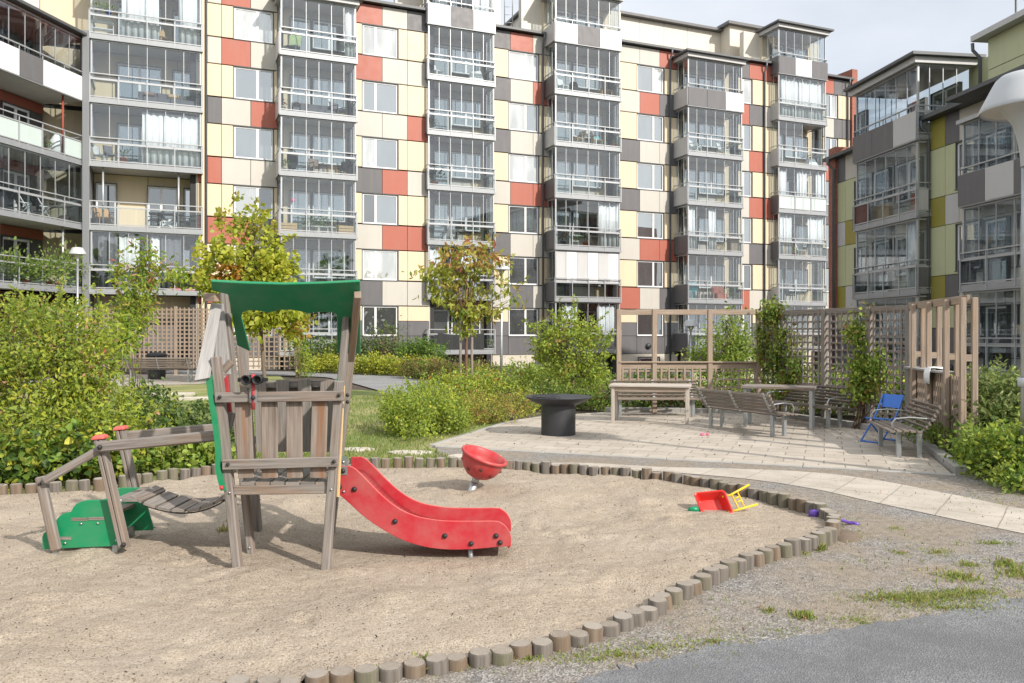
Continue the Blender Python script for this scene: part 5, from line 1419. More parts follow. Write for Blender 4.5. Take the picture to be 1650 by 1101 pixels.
for x, y in ((150, 362), (125, 482), (234, 498), (534, 736), (903, 843), (1097, 900), (1282, 843), (1311, 893)):
    q = W(*c7(x, y), YN-.022); m = MB(); rot = Matrix.Rotation(math.pi/2, 3, 'X')
    m.lathe([(.019, -.004), (.019, .004), (.014, .013), (.007, .018), (.0005, .019)], q, 0, 14, rot); m.build('bolt', 'black_rubber', slide)
for x, y in ((153, 297), (156, 515)): bolt(slide, W(*c7(x, y), YN-.024), .010, 'steel_bolt')
for (x, y) in ((152, 285), (152, 362)):
    q = W(*c7(x, y), YN-.022); part('bracket', 'galvanised', lambda m: m.box((q.x-.025, YN-.024, q.z-.03), (q.x+.03, YN-.021, q.z+.03)), slide)
for Y in (YN+.05, YFA-.05):
    x_ = W(758, 890, 5.95).x
    part('foot', 'galvanised', lambda m: m.tube([(x_, Y, .10), (x_, Y, -.1)], .018, 0, 12), slide)

# step unit at the left end
c6 = lambda x, y: (40+x/4.076, 660+y/4.076)
hill = [(125, 915), (122, 835), (130, 812), (150, 795), (200, 765), (205, 745), (217, 720), (240, 692), (262, 680), (290, 673), (312, 668), (322, 645), (345, 618), (380, 600), (410, 594), (440, 592), (560, 592), (640, 870), (640, 893), (560, 896), (350, 905)]
SN, SF = 5.92, 6.38
hx = [(W(*c6(*p), SN).x, W(*c6(*p), SN).z) for p in hill]
steps = None
def hillpanel(Y, dx=0): return lambda m: m.prism([(x+dx, z) for x, z in hx], (0, Y, 0), (1, 0, 0), (0, 0, 1), .018)
steps = part('step_unit', 'paint_green', hillpanel(SN), bevel=.004)
part('side_panel', 'paint_green', hillpanel(SF+.018, .02), steps, bevel=.004)
for x0, x1, y in ((315, 422, 712), (428, 535, 708), (215, 318, 837)):
    a = W(*c6(x0, y), SN); b = W(*c6(x1, y), SN)
    part('tread', 'wood_grey', lambda m: m.box((a.x, SN-.022, a.z-.016), (b.x-.004, SF+.02, a.z+.006)), steps)
a = W(195, 806, 5.95); part('tread', 'wood_grey', lambda m: m.hexa([(a.x-.04, SN+.01, .425), (a.x+.13, SN+.01, .425), (a.x+.13, SF, .425), (a.x-.04, SF, .425), (a.x-.04, SN+.01, .447), (a.x+.13, SN+.01, .447), (a.x+.13, SF, .447), (a.x-.04, SF, .447)]), steps)
for x, y in ((170, 805), (195, 893), (265, 878), (371, 750), (480, 747), (600, 860), (592, 635)): bolt(steps, W(*c6(x, y), SN-.022), .009, 'steel_bolt')
def twinpost(t, b, Y, sep=.034, cap=True, parent=steps):
    p0 = W(*t, Y); p1 = W(*b, Y)
    def f(m):
        for s in (-1, 1): m.beam(p0+V((s*sep/2, 0, 0)), p1+V((s*sep/2, 0, 0)), sep-.006, .075, up=UPY, ch=.006)
    o = part('post', 'wood_grey', f, parent)
    if cap: part('post_cap', 'cap_red', lambda m: m.hexa([p0+V((-.052, -.05, -.004)), p0+V((.052, -.05, .006)), p0+V((.052, .05, .006)), p0+V((-.052, .05, -.004)), p0+V((-.035, -.038, .03)), p0+V((.04, -.038, .036)), p0+V((.04, .038, .036)), p0+V((-.035, .038, .03))]), parent, bevel=.012)
    return o
twinpost((161, 708), (201, 882), 5.86); twinpost((194.5, 693), (231, 852), 6.46)
p0 = W(65, 768, 5.86); p1 = W(91, 887, 5.86)
sp0 = part('post', 'wood_grey', lambda m: m.beam(p0, p1, .07, .05, up=UPY, ch=.01), steps); bolt(sp0, W(63.5, 780, 5.83), .011)
p2 = W(110, 772, 6.46); p3 = W(128, 848, 6.46)
def hrail(a, Ya, b, Yb, name='handrail', h=.078):
    return part(name, 'wood_grey', lambda m: m.beam(W(*a, Ya), W(*b, Yb), .032, h, ch=.012))
h1 = hrail((155, 721), 5.80, (353, 702), 5.72); hrail((202, 703), 6.50, (350, 690), 6.55)
h3 = hrail((70, 776), 5.80, (162, 724), 5.835, h=.06)
bolt(h1, W(160.5, 721, 5.77), .018); bolt(steps, W(199, 878, 5.80), .018)
for x, y0, y1, Y in ((91, 885, 904, 5.88), (188, 878, 906, 5.90), (213, 848, 878, 6.36)):
    a = W(x-1, y0, Y); part('foot', 'galvanised', lambda m: m.beam(a, V((a.x, Y, -.12)), .035, .035, up=UPY), steps)
# hanging bridge
bp = [(196, 806), (212, 803), (231, 814), (253, 821), (287, 826.5), (320, 823), (349, 812), (366, 800)]
bpc = smooth_loop([(W(x, y, 5.95).x, W(x, y, 5.95).z) for x, y in bp], 10, False)
bridge = part('hanging_bridge', 'black_steel', lambda m: [m.tube([V((p.x, Y, p.y-.012)) for p in bpc], .006, 0, 6) for Y in (5.99, 6.33)])
L = [0]
for a, b in zip(bpc[:-1], bpc[1:]): L.append(L[-1]+(b-a).length)
def at_len(s):
    for i in range(len(L)-1):
        if L[i+1] >= s: t = (s-L[i])/(L[i+1]-L[i]+1e-9); return bpc[i].lerp(bpc[i+1], t)
    return bpc[-1]
n = 7; gap = .02; wd = (L[-1]-.05)/n
for i in range(n):
    a = at_len(.05+i*wd+gap/2); b = at_len(.05+(i+1)*wd-gap/2)
    d = (b-a).normalized(); k = V((d.x, 0, d.y)); nrm = V((-d.y, 0, d.x))
    def f(m):
        A = V((a.x, 5.95, a.y)); B = V((b.x, 5.95, b.y)); Z = V((0, .42, 0)); T = nrm*.022
        m.hexa([A, B, B+Z, A+Z, A+T, B+T, B+Z+T, A+Z+T])
    part('plank', 'wood_grey', f, bridge, bevel=.003)
for p in (0, -1):
    q = bpc[p]; part('rod', 'galvanised', lambda m: m.tube([(q.x, 5.90, q.y), (q.x, 6.42, q.y)], .012, 0, 10), bridge)

# red spinning bowl
sb = thing('spinning_bowl', (G(757, 799).x, 8.31, 0), 'red plastic spinning bowl seat tilted on a short steel pole in the sand', 'spinning seat')
cb = W(780.5, 735, 8.31); ax = V((.37, -.12, 1)).normalized()
rot = ax.to_track_quat('Z', 'Y').to_matrix()
Rr = .238
prof = [(.001, -.245), (.06, -.24), (.12, -.215), (.175, -.165), (.212, -.095), (.225, -.03), (.228, -.012), (.243, -.012), (.25, .0), (.247, .014), (.232, .02), (.218, .012), (.205, -.05), (.18, -.11), (.12, -.17), (.05, -.19), (.001, -.195)]
m = MB(); m.lathe(prof, cb, 0, 40, rot); bo = m.build('bowl', 'plastic_red', sb)
m = MB()
for k in range(9):
    a = 2*math.pi*k/9
    for r_, z in (((.190, -.145), (.214, -.095))[k % 2],):
        d = V((math.cos(a), math.sin(a), -.75)).normalized(); q = rot @ V((r_*math.cos(a), r_*math.sin(a), z)); dd = rot @ d
        m.lathe([(.001, .008), (.013, .008), (.019, .006), (.021, .001)], cb+q-dd*.002, 0, 12, dd.to_track_quat('Z', 'Y').to_matrix())
m.build('drain_hole', 'panel_maroon', bo)
b0 = W(757, 800, 8.31); b0.z = -.1; b1 = cb-ax*.22
m = MB(); m.tube([V((b0.x-.03, b0.y, -.1)), b1.lerp(V((b0.x-.03, b0.y, -.1)), .25)], .043, 0, 16); m.tube([b1.lerp(V((b0.x-.03, b0.y, -.1)), .27), b1], .038, 0, 16); m.build('pole', 'galvanised', sb)

# toy wheelbarrow on its side
cw = V((W(1149, 808, 7.45).x, 7.45, .10))
tb = thing('toy_wheelbarrow', (cw.x, cw.y, 0), 'toy wheelbarrow with red tray and yellow handles lying on its side in the sand', 'toy')
e1 = V((.98, .10, -.04)).normalized(); e3 = V((-.05, -.80, .60)).normalized(); e2 = e3.cross(e1).normalized(); e1 = e2.cross(e3)
def wp(a, b, c=0): return cw+e1*a+e2*b+e3*c
rim = [(-.155, .085), (-.14, .105), (.10, .118), (.125, .10), (.16, -.095), (.145, -.115), (-.09, -.125), (-.115, -.11)]
def ring(k, c, dx=0): return [wp(a*k+dx, b*k, c) for a, b in rim]
m = MB(); rings = [ring(.70, -.11), ring(.93, -.005), ring(1.04, -.008), ring(1.05, .006), ring(1.0, .01), ring(.92, .0), ring(.66, -.10)]
n = len(rim)
m.add([p for r_ in rings for p in r_], [(k*n+i, k*n+(i+1) % n, (k+1)*n+(i+1) % n, (k+1)*n+i) for k in range(len(rings)-1) for i in range(n)]+[tuple(range(n))[::-1], tuple(range(6*n, 7*n))], 0)
m.build('tray', 'toy_red', tb, bevel=.004)
m = MB()
m.tube([wp(.10, .07, -.03), wp(.17, .075, -.02), wp(.365, .165, .0)], .010, 0, 8); m.tube([wp(.13, -.085, -.03), wp(.2, -.075, -.02), wp(.40, -.035, 0)], .010, 0, 8)
m.tube([wp(.19, .08, -.015), wp(.225, -.065, -.015)], .008, 0, 6); m.tube([wp(.245, .105, -.01), wp(.28, -.058, -.01)], .008, 0, 6)
for t in (.3, .55): m.tube([wp(.19+.035*t, .08-.145*t, -.015), wp(.245+.035*t, .105-.163*t, -.01)], .007, 0, 6)
m.build('handle', 'yellow_plastic', tb)
m = MB(); m.lathe([(.001, -.02), (.05, -.02), (.055, 0), (.05, .02), (.001, .02)], wp(-.185, -.055, -.03), 0, 18, e2.to_track_quat('Z', 'Y').to_matrix()); m.tube([wp(-.185, -.08, -.03), wp(-.185, -.02, -.03)], .012); m.build('wheel', 'green_plastic', tb)

# purple toys, pink bits
m = MB(); c = G(1312, 836); rot = Matrix.Rotation(math.radians(100), 3, 'Y') @ Matrix.Rotation(.4, 3, 'X')
m.lathe([(.001, -.05), (.03, -.045), (.042, -.01), (.045, .03), (.040, .03), (.034, -.01), (.001, -.038)], (c.x, c.y, .04), 0, 16, rot); m.tube([(c.x+.03, c.y, .045), (c.x+.12, c.y+.03, .05)], .011)
tag(m.build('toy_scoop', 'purple_plastic', loc=(c.x, c.y, 0)), 'purple plastic scoop lying in the sand beside the timber posts', 'toy')
m = MB(); a = W(1347, 829, 6.95); b = G(1374, 846, -.02); m.tube([V((a.x, a.y, .07)), V((b.x, b.y, -.01))], .013, 0, 8); m.tube([V((b.x-.02, b.y, .0)), V((b.x+.05, b.y-.03, -.012))], .016, 0, 8)
tag(m.build('toy_spade', 'purple_plastic', loc=(b.x, b.y, -.03)), 'purple toy spade leaning outside the ring of timber posts', 'toy')
m = MB(); c = G(540, 703); m.lathe([(.001, .03), (.10, .02), (.14, -.005), (.12, -.02)], (c.x, c.y, .0), 0, 16); tag(m.build('plastic_lid', 'pink_plastic', loc=(c.x, c.y, 0)), 'small pink plastic disc lying on the lawn', 'toy')
m = MB(); c = G(1136, 702); [m.ball((c.x+R.uniform(-.06, .06), c.y+R.uniform(-.03, .03), .02), .025, 0, 8) for _ in range(5)]; tag(m.build('flower_head', 'pink_plastic', loc=(c.x, c.y, 0)), 'pink flower head lying on the terrace paving', 'flower')
# mound of earth by the posts
m = MB(); c = G(1352, 868, -.04); n = 20; rr = [1+R.uniform(-.15, .15) for _ in range(n)]
vs = [V((c.x, c.y, .022))]
for q, z in ((.45, .016), (.8, -.002), (1.0, -.02)):
    vs += [V((c.x+.20*q*rr[i]*math.cos(6.283*i/n), c.y+.26*q*rr[i]*math.sin(6.283*i/n), z+R.uniform(-.006, .006))) for i in range(n)]
fs = [(0, 1+i, 1+(i+1) % n) for i in range(n)]+[(1+k*n+i, 1+(k+1)*n+i, 1+(k+1)*n+(i+1) % n, 1+k*n+(i+1) % n) for k in range(2) for i in range(n)]
m.add(vs, fs, 0, None, True); structure(m.build('earth_mound', 'dirt', loc=(c.x, c.y, -.04)))

# fire bowl
fb = thing('fire_bowl', (.77, 13.4, 0), 'round black steel fire bowl on a thick cylinder base with half a grate', 'fire bowl')
o = V((.77, 13.4, 0))
m = MB(); m.lathe([(.285, 0), (.285, .505)], o, 0, 36); m.build('base', 'black_steel', fb)
m = MB(); m.lathe([(.001, .49), (.30, .49), (.44, .55), (.555, .618), (.565, .63), (.55, .634), (.52, .620), (.30, .555), (.001, .535)], o, 0, 44); bw_ = m.build('bowl', 'black_steel', fb)
m = MB(); rg = [(o.x+.43*math.cos(a), o.y+.43*math.sin(a), .636) for a in np.linspace(math.pi*.5, math.pi*1.5, 16)]; m.tube(rg, .009, 0, 6); m.tube([rg[0], rg[-1]], .009, 0, 6)
for i in range(1, 11): x = -.43*i/11; h = math.sqrt(.43**2-x*x); m.tube([(o.x+x, o.y-h, .636), (o.x+x, o.y+h, .636)], .006, 0, 5)
m.build('grate', 'black_steel', fb)

# ------------------------------------------------------------------ benches, tables, chair
def make_bench(L):
    b = thing('slatted_bench', (0, 0, 0), '', 'bench', 'slatted benches in the courtyard')
    m = MB(); h = L/2
    for i in range(5): y = -.27+i*.085; m.beam((-h, y, .445-.006*abs(i-2)), (h, y, .445-.006*abs(i-2)), .068, .032, ch=.006)
    m.build('seat', 'wood_bench', b)
    m = MB()
    for i in range(6): z = .50+i*.066; y = .155+i*.032; m.beam((-h, y, z), (h, y, z), .03, .054, up=(0, -.45, 1), ch=.006)
    m.build('backrest', 'wood_bench', b)
    for x in (-h+.12, 0, h-.12):
        m = MB(); pts = [(x, -.30, .425), (x, .06, .42), (x, .14, .45), (x, .20, .55), (x, .355, .87)]
        for p, q in zip(pts[:-1], pts[1:]): m.beam(p, q, .045, .014, up=(0, -.4, 1) if q[2]-p[2] > .05 else (0, 0, 1))
        m.build('rib', 'galvanised', b)
    for x in (-h+.16, h-.16):
        for y in (-.16, .10):
            m = MB(); m.beam((x, y, .42), (x, y, -.02), .06, .06, up=UPY, ch=.006); m.build('leg', 'galvanised', b)
    for x in (-h+.06, h-.06):
        m = MB(); m.tube([(x, -.24, .44), (x, -.27, .56), (x, -.22, .64), (x, -.05, .665), (x, .15, .65), (x, .27, .63)], .013, 0, 8); m.build('armrest', 'galvanised', b)
    return b
bl = make_bench(1.8)
for i, (x, y, rz, lab) in enumerate(((2.93, 16.5, 0, 'grey slatted bench behind the pale wooden table, against the trellis'), (3.98, 13.8, math.radians(117), 'grey slatted bench turned away, between the two tables'),
        (5.50, 15.05, math.radians(-70), 'grey slatted bench against the lattice behind the slatted table'),
        (-11.3, 30.3, math.radians(-75), 'far slatted bench half hidden by the tower boards'))):
    place(bl, i == 0, (x, y, 0), rz, lab).scale = (1, 1, .82 if y < 20 else 1)
place(make_bench(2.4), True, (-12.5, 28.7, 0), math.radians(178), 'longest slatted bench, seen from behind on the far gravel pad')
bs_ = make_bench(1.35); place(bs_, True, (5.50, 11.4, 0), math.radians(-102), 'short slatted bench with steel armrests beside the blue chair').scale = (1, 1, .82)
def table(name, loc, rz, w_, d_, label, slat):
    t = thing(name, (0, 0, 0), label, 'table')
    m = MB()
    if slat:
        for i in range(8): y = -d_/2+d_*(i+.5)/8; m.beam((-w_/2, y, .715), (w_/2, y, .715), d_/8-.012, .042, ch=.004)
    else:
        for i in range(5): y = -d_/2+d_*(i+.5)/5; m.beam((-w_/2, y, .70), (w_/2, y, .70), d_/5-.003, .03, ch=.003)
    m.build('tabletop', 'wood_grey' if slat else 'wood_table', t)
    if not slat:
        m = MB()
        for y in (-1, 1): m.beam((-w_/2+.06, y*(d_/2-.06), .645), (w_/2-.06, y*(d_/2-.06), .645), .025, .08)
        m.build('apron', 'wood_brown', t)
    for x in (-1, 1):
        for y in (-1, 1):
            m = MB(); m.beam((x*(w_/2-.07), y*(d_/2-.07), .69), (x*(w_/2-.07), y*(d_/2-.07), -.01), .06, .06, up=UPY, ch=.006); m.build('leg', 'galvanised' if slat else 'wood_table', t)
    t.location = loc; t.rotation_euler = (0, 0, rz); return t
table('wooden_table', (2.62, 15.25, 0), math.radians(-14), 1.5, .70, 'pale weathered wooden table with smooth top on the terrace', False)
table('slatted_table', (4.82, 14.55, 0), math.radians(-24), 1.25, .72, 'grey slatted table with steel legs between two benches', True)
bc = thing('folding_chair', (5.70, 12.45, 0), 'bright blue metal folding chair behind the short bench', 'chair')
def bcp(*p): return V((5.70, 12.45, 0))+Matrix.Rotation(math.radians(-62), 3, 'Z') @ V(p)*.84
m = MB(); m.hexa([bcp(-.2, -.2, .43), bcp(.2, -.2, .43), bcp(.2, .2, .40), bcp(-.2, .2, .40), bcp(-.2, -.2, .45), bcp(.2, -.2, .45), bcp(.2, .2, .42), bcp(-.2, .2, .42)]); m.build('seat', 'blue_steel', bc, bevel=.004)
m = MB(); m.hexa([bcp(-.2, .255, .62), bcp(.2, .255, .62), bcp(.2, .27, .62), bcp(-.2, .27, .62), bcp(-.2, .34, .86), bcp(.2, .34, .86), bcp(.2, .355, .86), bcp(-.2, .355, .86)]); m.build('backrest', 'blue_steel', bc, bevel=.004)
for s in (-.21, .21):
    m = MB(); m.tube([bcp(s, -.30, 0), bcp(s, .08, .42), bcp(s, .34, .86)], .013, 0, 8); m.build('leg', 'blue_steel', bc)
    m = MB(); m.tube([bcp(s*.9, .32, 0), bcp(s*.9, -.16, .43)], .013, 0, 8); m.build('leg', 'blue_steel', bc)
m = MB(); m.tube([bcp(-.21, -.29, .02), bcp(.21, -.29, .02)], .012, 0, 8); m.tube([bcp(-.19, .31, .02), bcp(.19, .31, .02)], .012, 0, 8); m.build('crossbar', 'blue_steel', bc)
# black kettle barbecue on the far gravel pad
o = V((-13.3, 30.2, 0)); bq = thing('waste_bin', o, 'black round bin with a lid behind the far bench', 'bin')
m = MB(); m.lathe([(.001, 0), (.30, 0), (.36, .85), (.001, .86)], o, 0, 18); m.build('body', 'black_steel', bq)
m = MB(); m.lathe([(.37, .86), (.38, .90), (.33, .96), (.16, 1.0), (.001, 1.01)], o, 0, 18); m.build('lid', 'black_steel', bq)

# ------------------------------------------------------------------ trellis screens
def lattice(m, p0, p1, z0, z1, sx=.135, sz=.135, w_=.032, th=.018, mi=0, jit=.004):
    p0 = V((p0[0], p0[1], 0)); p1 = V((p1[0], p1[1], 0)); d = (p1-p0); L = d.length; d.normalize(); nn = V((d.y, -d.x, 0))
    n = max(2, round(L/sx))
    for i in range(n):
        q = p0+d*(L*(i+.5)/n+R.uniform(-jit, jit)); m.beam(q+nn*th*.55+V((0, 0, z0-R.uniform(.0, .05))), q+nn*th*.55+V((R.uniform(-.003, .003), 0, z1)), w_, th, mi, up=nn)
    k = max(1, round((z1-z0)/sz))
    for i in range(k):
        z = z0+(z1-z0)*(i+.5)/k; m.beam(p0-nn*th*.55+V((0, 0, z)), p1-nn*th*.55+V((0, 0, z+R.uniform(-.005, .005))), th, w_, mi)
A_, B_, Cc, D_ = (2.25, 17.0), (5.19, 17.0), (6.55, 13.3), (5.97, 10.55)
def vpost(parent, x, y, h, s=.095, mat='wood_brown', d=None, name='post'):
    m = MB(); m.beam((x, y, -.05), (x, y, h), s, s, up=d or UPY, ch=.006); return m.build(name, mat, parent)
tr = thing('trellis_screen', (3.7, 17.0, 0), 'wooden screen of three open frames over low lattice behind the benches', 'trellis', 'wooden trellis screens')
for x in (2.25, 3.0, 4.17, 5.19): vpost(tr, x, 17.0, 2.19 if x < 5 else 2.2)
m = MB(); m.beam((2.2, 17.0, 2.13), (5.2, 17.0, 2.13), .05, .11, ch=.005); m.build('top_beam', 'wood_brown', tr)
m = MB(); m.beam((2.25, 16.98, 1.08), (5.15, 16.98, 1.08), .09, .03, ch=.004); m.beam((2.25, 17.0, 1.0), (5.15, 17.0, 1.0), .03, .12); m.build('rail', 'wood_brown', tr)
m = MB(); lattice(m, A_, B_, .28, .98, .165, .17); m.build('lattice', 'wood_brown', tr)
tr = thing('trellis_screen', (5.9, 15.1, 0), 'tall full-height lattice screen with climbing plants beside the slatted table', 'trellis', 'wooden trellis screens')
dBC = (V((*Cc, 0))-V((*B_, 0))); dn = dBC.normalized()
for t in (.20, .50, .78): q = V((*B_, 0))+dBC*t; vpost(tr, q.x, q.y, 2.14, .095, 'wood_grey', (dn.y, -dn.x, 0))
q = V((*Cc, 0)); vpost(tr, q.x, q.y, 2.14, .10, 'wood_grey', (dn.y, -dn.x, 0))
m = MB(); m.beam((*B_, 2.10), (*Cc, 2.10), .04, .09, ch=.004); m.build('top_beam', 'wood_grey', tr)
m = MB(); lattice(m, (5.22, 16.9), (6.52, 13.37), .25, 2.10, .15, .135, .036); m.build('lattice', 'wood_grey', tr)
tr = thing('trellis_screen', (6.2, 12, 0), 'nearest screen of paired tall posts over dense lattice behind the short bench', 'trellis', 'wooden trellis screens')
d3 = V((*D_, 0))-V((*Cc, 0)); u3 = d3.normalized(); n3 = V((-u3.y, u3.x, 0))
for t in (.18, .47, .76, 1.0):
    q = V((*Cc, 0))+d3*t; up_ = (n3.x, n3.y, 0)
    for s in (-.07, .07): vpost(tr, q.x+n3.x*s, q.y+n3.y*s, 2.14, .07, 'wood_brown', up_)
    for z in (.5, 1.35):
        m = MB(); m.beam(V((q.x, q.y, z))-n3*.06, V((q.x, q.y, z))+n3*.06, .06, .09); m.build('spacer', 'wood_brown', tr)
q = V((*D_, 0)); m = MB(); m.beam((q.x+n3.x*.07, q.y+n3.y*.07, -.05), (q.x+n3.x*.07, q.y+n3.y*.07, .42), .078, .078, up=(n3.x, n3.y, 0)); m.build('post_shoe', 'galvanised', tr)
m = MB(); m.beam((*Cc, 2.12), V((*D_, 2.12)), .04, .11, ch=.005); m.build('top_beam', 'wood_brown', tr)
for t0, t1 in ((.02, .18), (.2, .46), (.49, .75)):
    m = MB(); m.beam(V((*Cc, 1.12))+d3*t0, V((*Cc, 1.12))+d3*t1, .20, .03, ch=.005); m.build('cap_board', 'wood_pale', tr)
m = MB(); a = V((*Cc, 0))+d3*.02; b = V((*Cc, 0))+d3*.98
lattice(m, (a.x, a.y), (b.x, b.y), .10, 1.09, .105, .15, .062)
m.build('lattice', 'wood_brown', tr)
# rag on the cap board
cl = V((*Cc, 1.14))+d3*.5; m = MB(); g = []
for i in range(7):
    for j in range(9):
        s = (j-4)/4*.20; g.append(cl+u3*((i-3)*.045)+n3*max(-.115, min(.115, s))+V((0, 0, (-.0 if abs(s) < .115 else -(abs(s)-.115)*2.6)+.012*math.sin(i*2+j)+.02)))
m.add(g, [(i*9+j, i*9+j+1, (i+1)*9+j+1, (i+1)*9+j) for i in range(6) for j in range(8)], 0, None, True)
ob = m.build('rag', 'cloth_white', loc=cl); so_ = ob.modifiers.new('t', 'SOLIDIFY'); so_.thickness = .012; tag(ob, 'white rag hung over the cap board of the nearest trellis screen', 'cloth')
# far lattice fences
ft = thing('lattice_fence', (-18, 34.0, 0), 'long tall lattice fence in front of the left balconies', 'fence', 'far lattice fences')
xa, xb = (-60-CX)/F*34, (352-CX)/F*34
for i in range(7): x = xa+(xb-xa)*i/6; vpost(ft, x, 34.0, 2.85, .11, 'wood_brown')
m = MB(); lattice(m, (xa, 34.0), (xb, 34.0), .25, 2.8, .19, .17, .06, .03); m.build('lattice', 'wood_brown', ft)
ft = thing('lattice_fence', (-10, 32.5, 0), 'short lattice fence panel behind the maple trunk', 'fence', 'far lattice fences')
xa, xb = (372-CX)/F*32.5, (480-CX)/F*32.5
for x in (xa, (xa+xb)/2, xb): vpost(ft, x, 32.5, 2.7, .15 if x == xb else .1, 'wood_brown')
m = MB(); lattice(m, (xa, 32.45), (xb, 32.45), .3, 2.65, .21, .19, .05, .03); m.build('lattice', 'wood_brown', ft)

# ------------------------------------------------------------------ lamps
def lamp(x, y, Y, r, base, label, near=False):
    c = W(x, y, Y); t = thing('street_lamp', (c.x, c.y, base), label, 'street lamp', 'white courtyard lamps')
    m = MB(); m.tube([(c.x, c.y, base-.1), (c.x, c.y, base+1.0), (c.x, c.y, c.z-r*.9)], [.055, .05, .036] if not near else [.062, .058, .05], 0, 14); m.lathe([(.085, 0), (.085, .25), (.06, .32)], (c.x, c.y, base-.02), 0, 14); m.build('pole', 'galvanised', t)
    m = MB(); m.lathe([(.036, -r*1.0), (.05, -r*.75), (r*.35, -r*.35), (r*.55, -r*.12)], c, 0, 20); m.build('neck', 'lamp_white', t)
    m = MB(); m.lathe([(r*1.0, -r*.16), (r*1.0, -r*.12), (r*.93, r*.05), (r*.66, r*.58), (r*.60, r*.66), (r*.30, r*.72), (.001, r*.73)], c, 0, 36); m.lathe([(r*.97, -r*.155), (r*.9, r*.03), (r*.5, r*.1)], c, 0, 36); m.build('shade', 'lamp_white', t)
    m = MB(); m.lathe([(r*.55, -r*.12), (r*.93, -r*.10)], c, 0, 30); m.build('diffuser', 'lamp_diffuser', t)
lamp(125, 408, 29, .29, 0, 'white hooded lamp on a slim pole in front of the left wing')
lamp(808, 433, 29.5, .30, ghf(-.4, 29.5)-.0, 'white hooded lamp half hidden behind the bronze-leaved tree')
lamp(1113, 524, 32, .30, ghf(7.1, 32), 'low standing white hooded lamp seen through the open trellis frame')
# nearest lamp: big shade on a curved neck at the right edge
Yl = 8.9; ls = Yl/6.6; cx_ = (1657-CX)/F*Yl; zr = EYE+(HY-178)/F*Yl
t = thing('street_lamp', (cx_, Yl, 0), 'nearest and largest lamp, grey bell shade high at the right edge of the photo', 'street lamp', 'white courtyard lamps')
m = MB(); m.tube([(cx_, Yl, -.1), (cx_, Yl, 2.2), (cx_, Yl, zr-.42*ls)], [.075, .072, .066], 0, 18); po_ = m.build('pole', 'galvanised', t)
m = MB(); m.lathe([(.077, -.05), (.105, -.05), (.105, .05), (.077, .05)], (cx_, Yl, EYE-76/F*Yl), 0, 18); m.build('collar', 'lamp_white', po_)
m = MB(); m.lathe([(0.073, -0.620), (0.082, -0.479), (0.106, -0.310), (0.155, -0.141), (0.240, -0.014), (0.282, 0.028)], (cx_, Yl, zr), 0, 28); m.build('neck', 'lamp_white', t)
m = MB(); m.lathe([(0.477, -0.006), (0.482, 0.011), (0.472, 0.042), (0.423, 0.141), (0.352, 0.282), (0.317, 0.345), (0.268, 0.388), (0.141, 0.423), (0.001, 0.437)], (cx_, Yl, zr), 0, 48); m.lathe([(0.468, -0.004), (0.423, 0.085), (0.282, 0.141)], (cx_, Yl, zr), 0, 48); m.build('shade', 'lamp_white', t)
m = MB(); m.lathe([(0.282, 0.028), (0.458, 0.017)], (cx_, Yl, zr), 0, 40); m.build('diffuser', 'lamp_diffuser', t)
# ------------------------------------------------------------------ trees and shrubs
YG = (.40, .47, .06); GR = (.20, .31, .05); DG = (.085, .15, .035); OR = (.58, .27, .06); BZ = (.38, .20, .08); RD = (.42, .15, .10); OL = (.33, .37, .075); LG = (.34, .43, .09); PK = (.50, .29, .16)
YE = (.57, .56, .08)
def tree(name, label, base, top, blobs, ncl, per, leaf, pal, clr, trunk_r, trunk_mat='bark', droop=.2, wid=.6, mat='leaf_bright', shell=.3, flat=.8, recolor=None, trunk_top=None, nbr=26, bmin=.32, shoots=None):
    t = thing(name, base, label, 'tree'); b = V(base); tt = V(trunk_top) if trunk_top else V((base[0], base[1], top))
    P, D, k, cc = crown_points(blobs, ncl, per, clr, shell, flat)
    n = len(P); cols = pick_cols(pal, n, k)
    Dn = D*.55+NR.normal(size=(n, 3))*.7; Dn[:, 2] -= droop
    mb_ = MB()
    if shoots: P, Dn, cols = add_shoots(mb_, blobs, shoots, leaf, pal, P, Dn, cols, .005); n = len(P)
    if recolor: recolor(P, cols)
    leaves('crown', P, Dn, leaf*(.6+.8*NR.random(n)), cols, mat, t, wid)
    m = MB(); mid = b.lerp(tt, .5)+V((R.uniform(-.04, .04), R.uniform(-.04, .04), 0))
    m.tube([b-V((0, 0, .1)), b+V((0, 0, .06)), mid, tt], [trunk_r*1.35, trunk_r*1.05, trunk_r*.85, trunk_r*.3], 0, 10); m.build('trunk', trunk_mat, t)
    m = mb_; idx = NR.choice(len(cc), min(nbr*3, len(cc)), replace=False)
    lo_ = min(bb[2]-bb[5] for bb in blobs)
    for i in idx:
        q = V(cc[i]); f = max(.1, min(.95, (q.z-lo_-.3*math.hypot(q.x-b.x, q.y-b.y)-b.z)/(tt.z-b.z)+.12)); s = b.lerp(tt, max(bmin, f*.85))
        md = s.lerp(q, .5)+V((0, 0, .05*(q-s).length)); m.tube([s, md, q], [trunk_r*.30, trunk_r*.17, trunk_r*.06], 0, 4, False)
    m.build('branch', trunk_mat, t); return t
def B(x, y, Y, rx, rz, ry=None, w_=None):   # blob from the picture position: centre px, radii in px
    c = W(x, y, Y); k = Y/F; b = [c.x, c.y, c.z, rx*k, (ry if ry else rx*k), rz*k]
    if w_: b.append(w_)
    return b
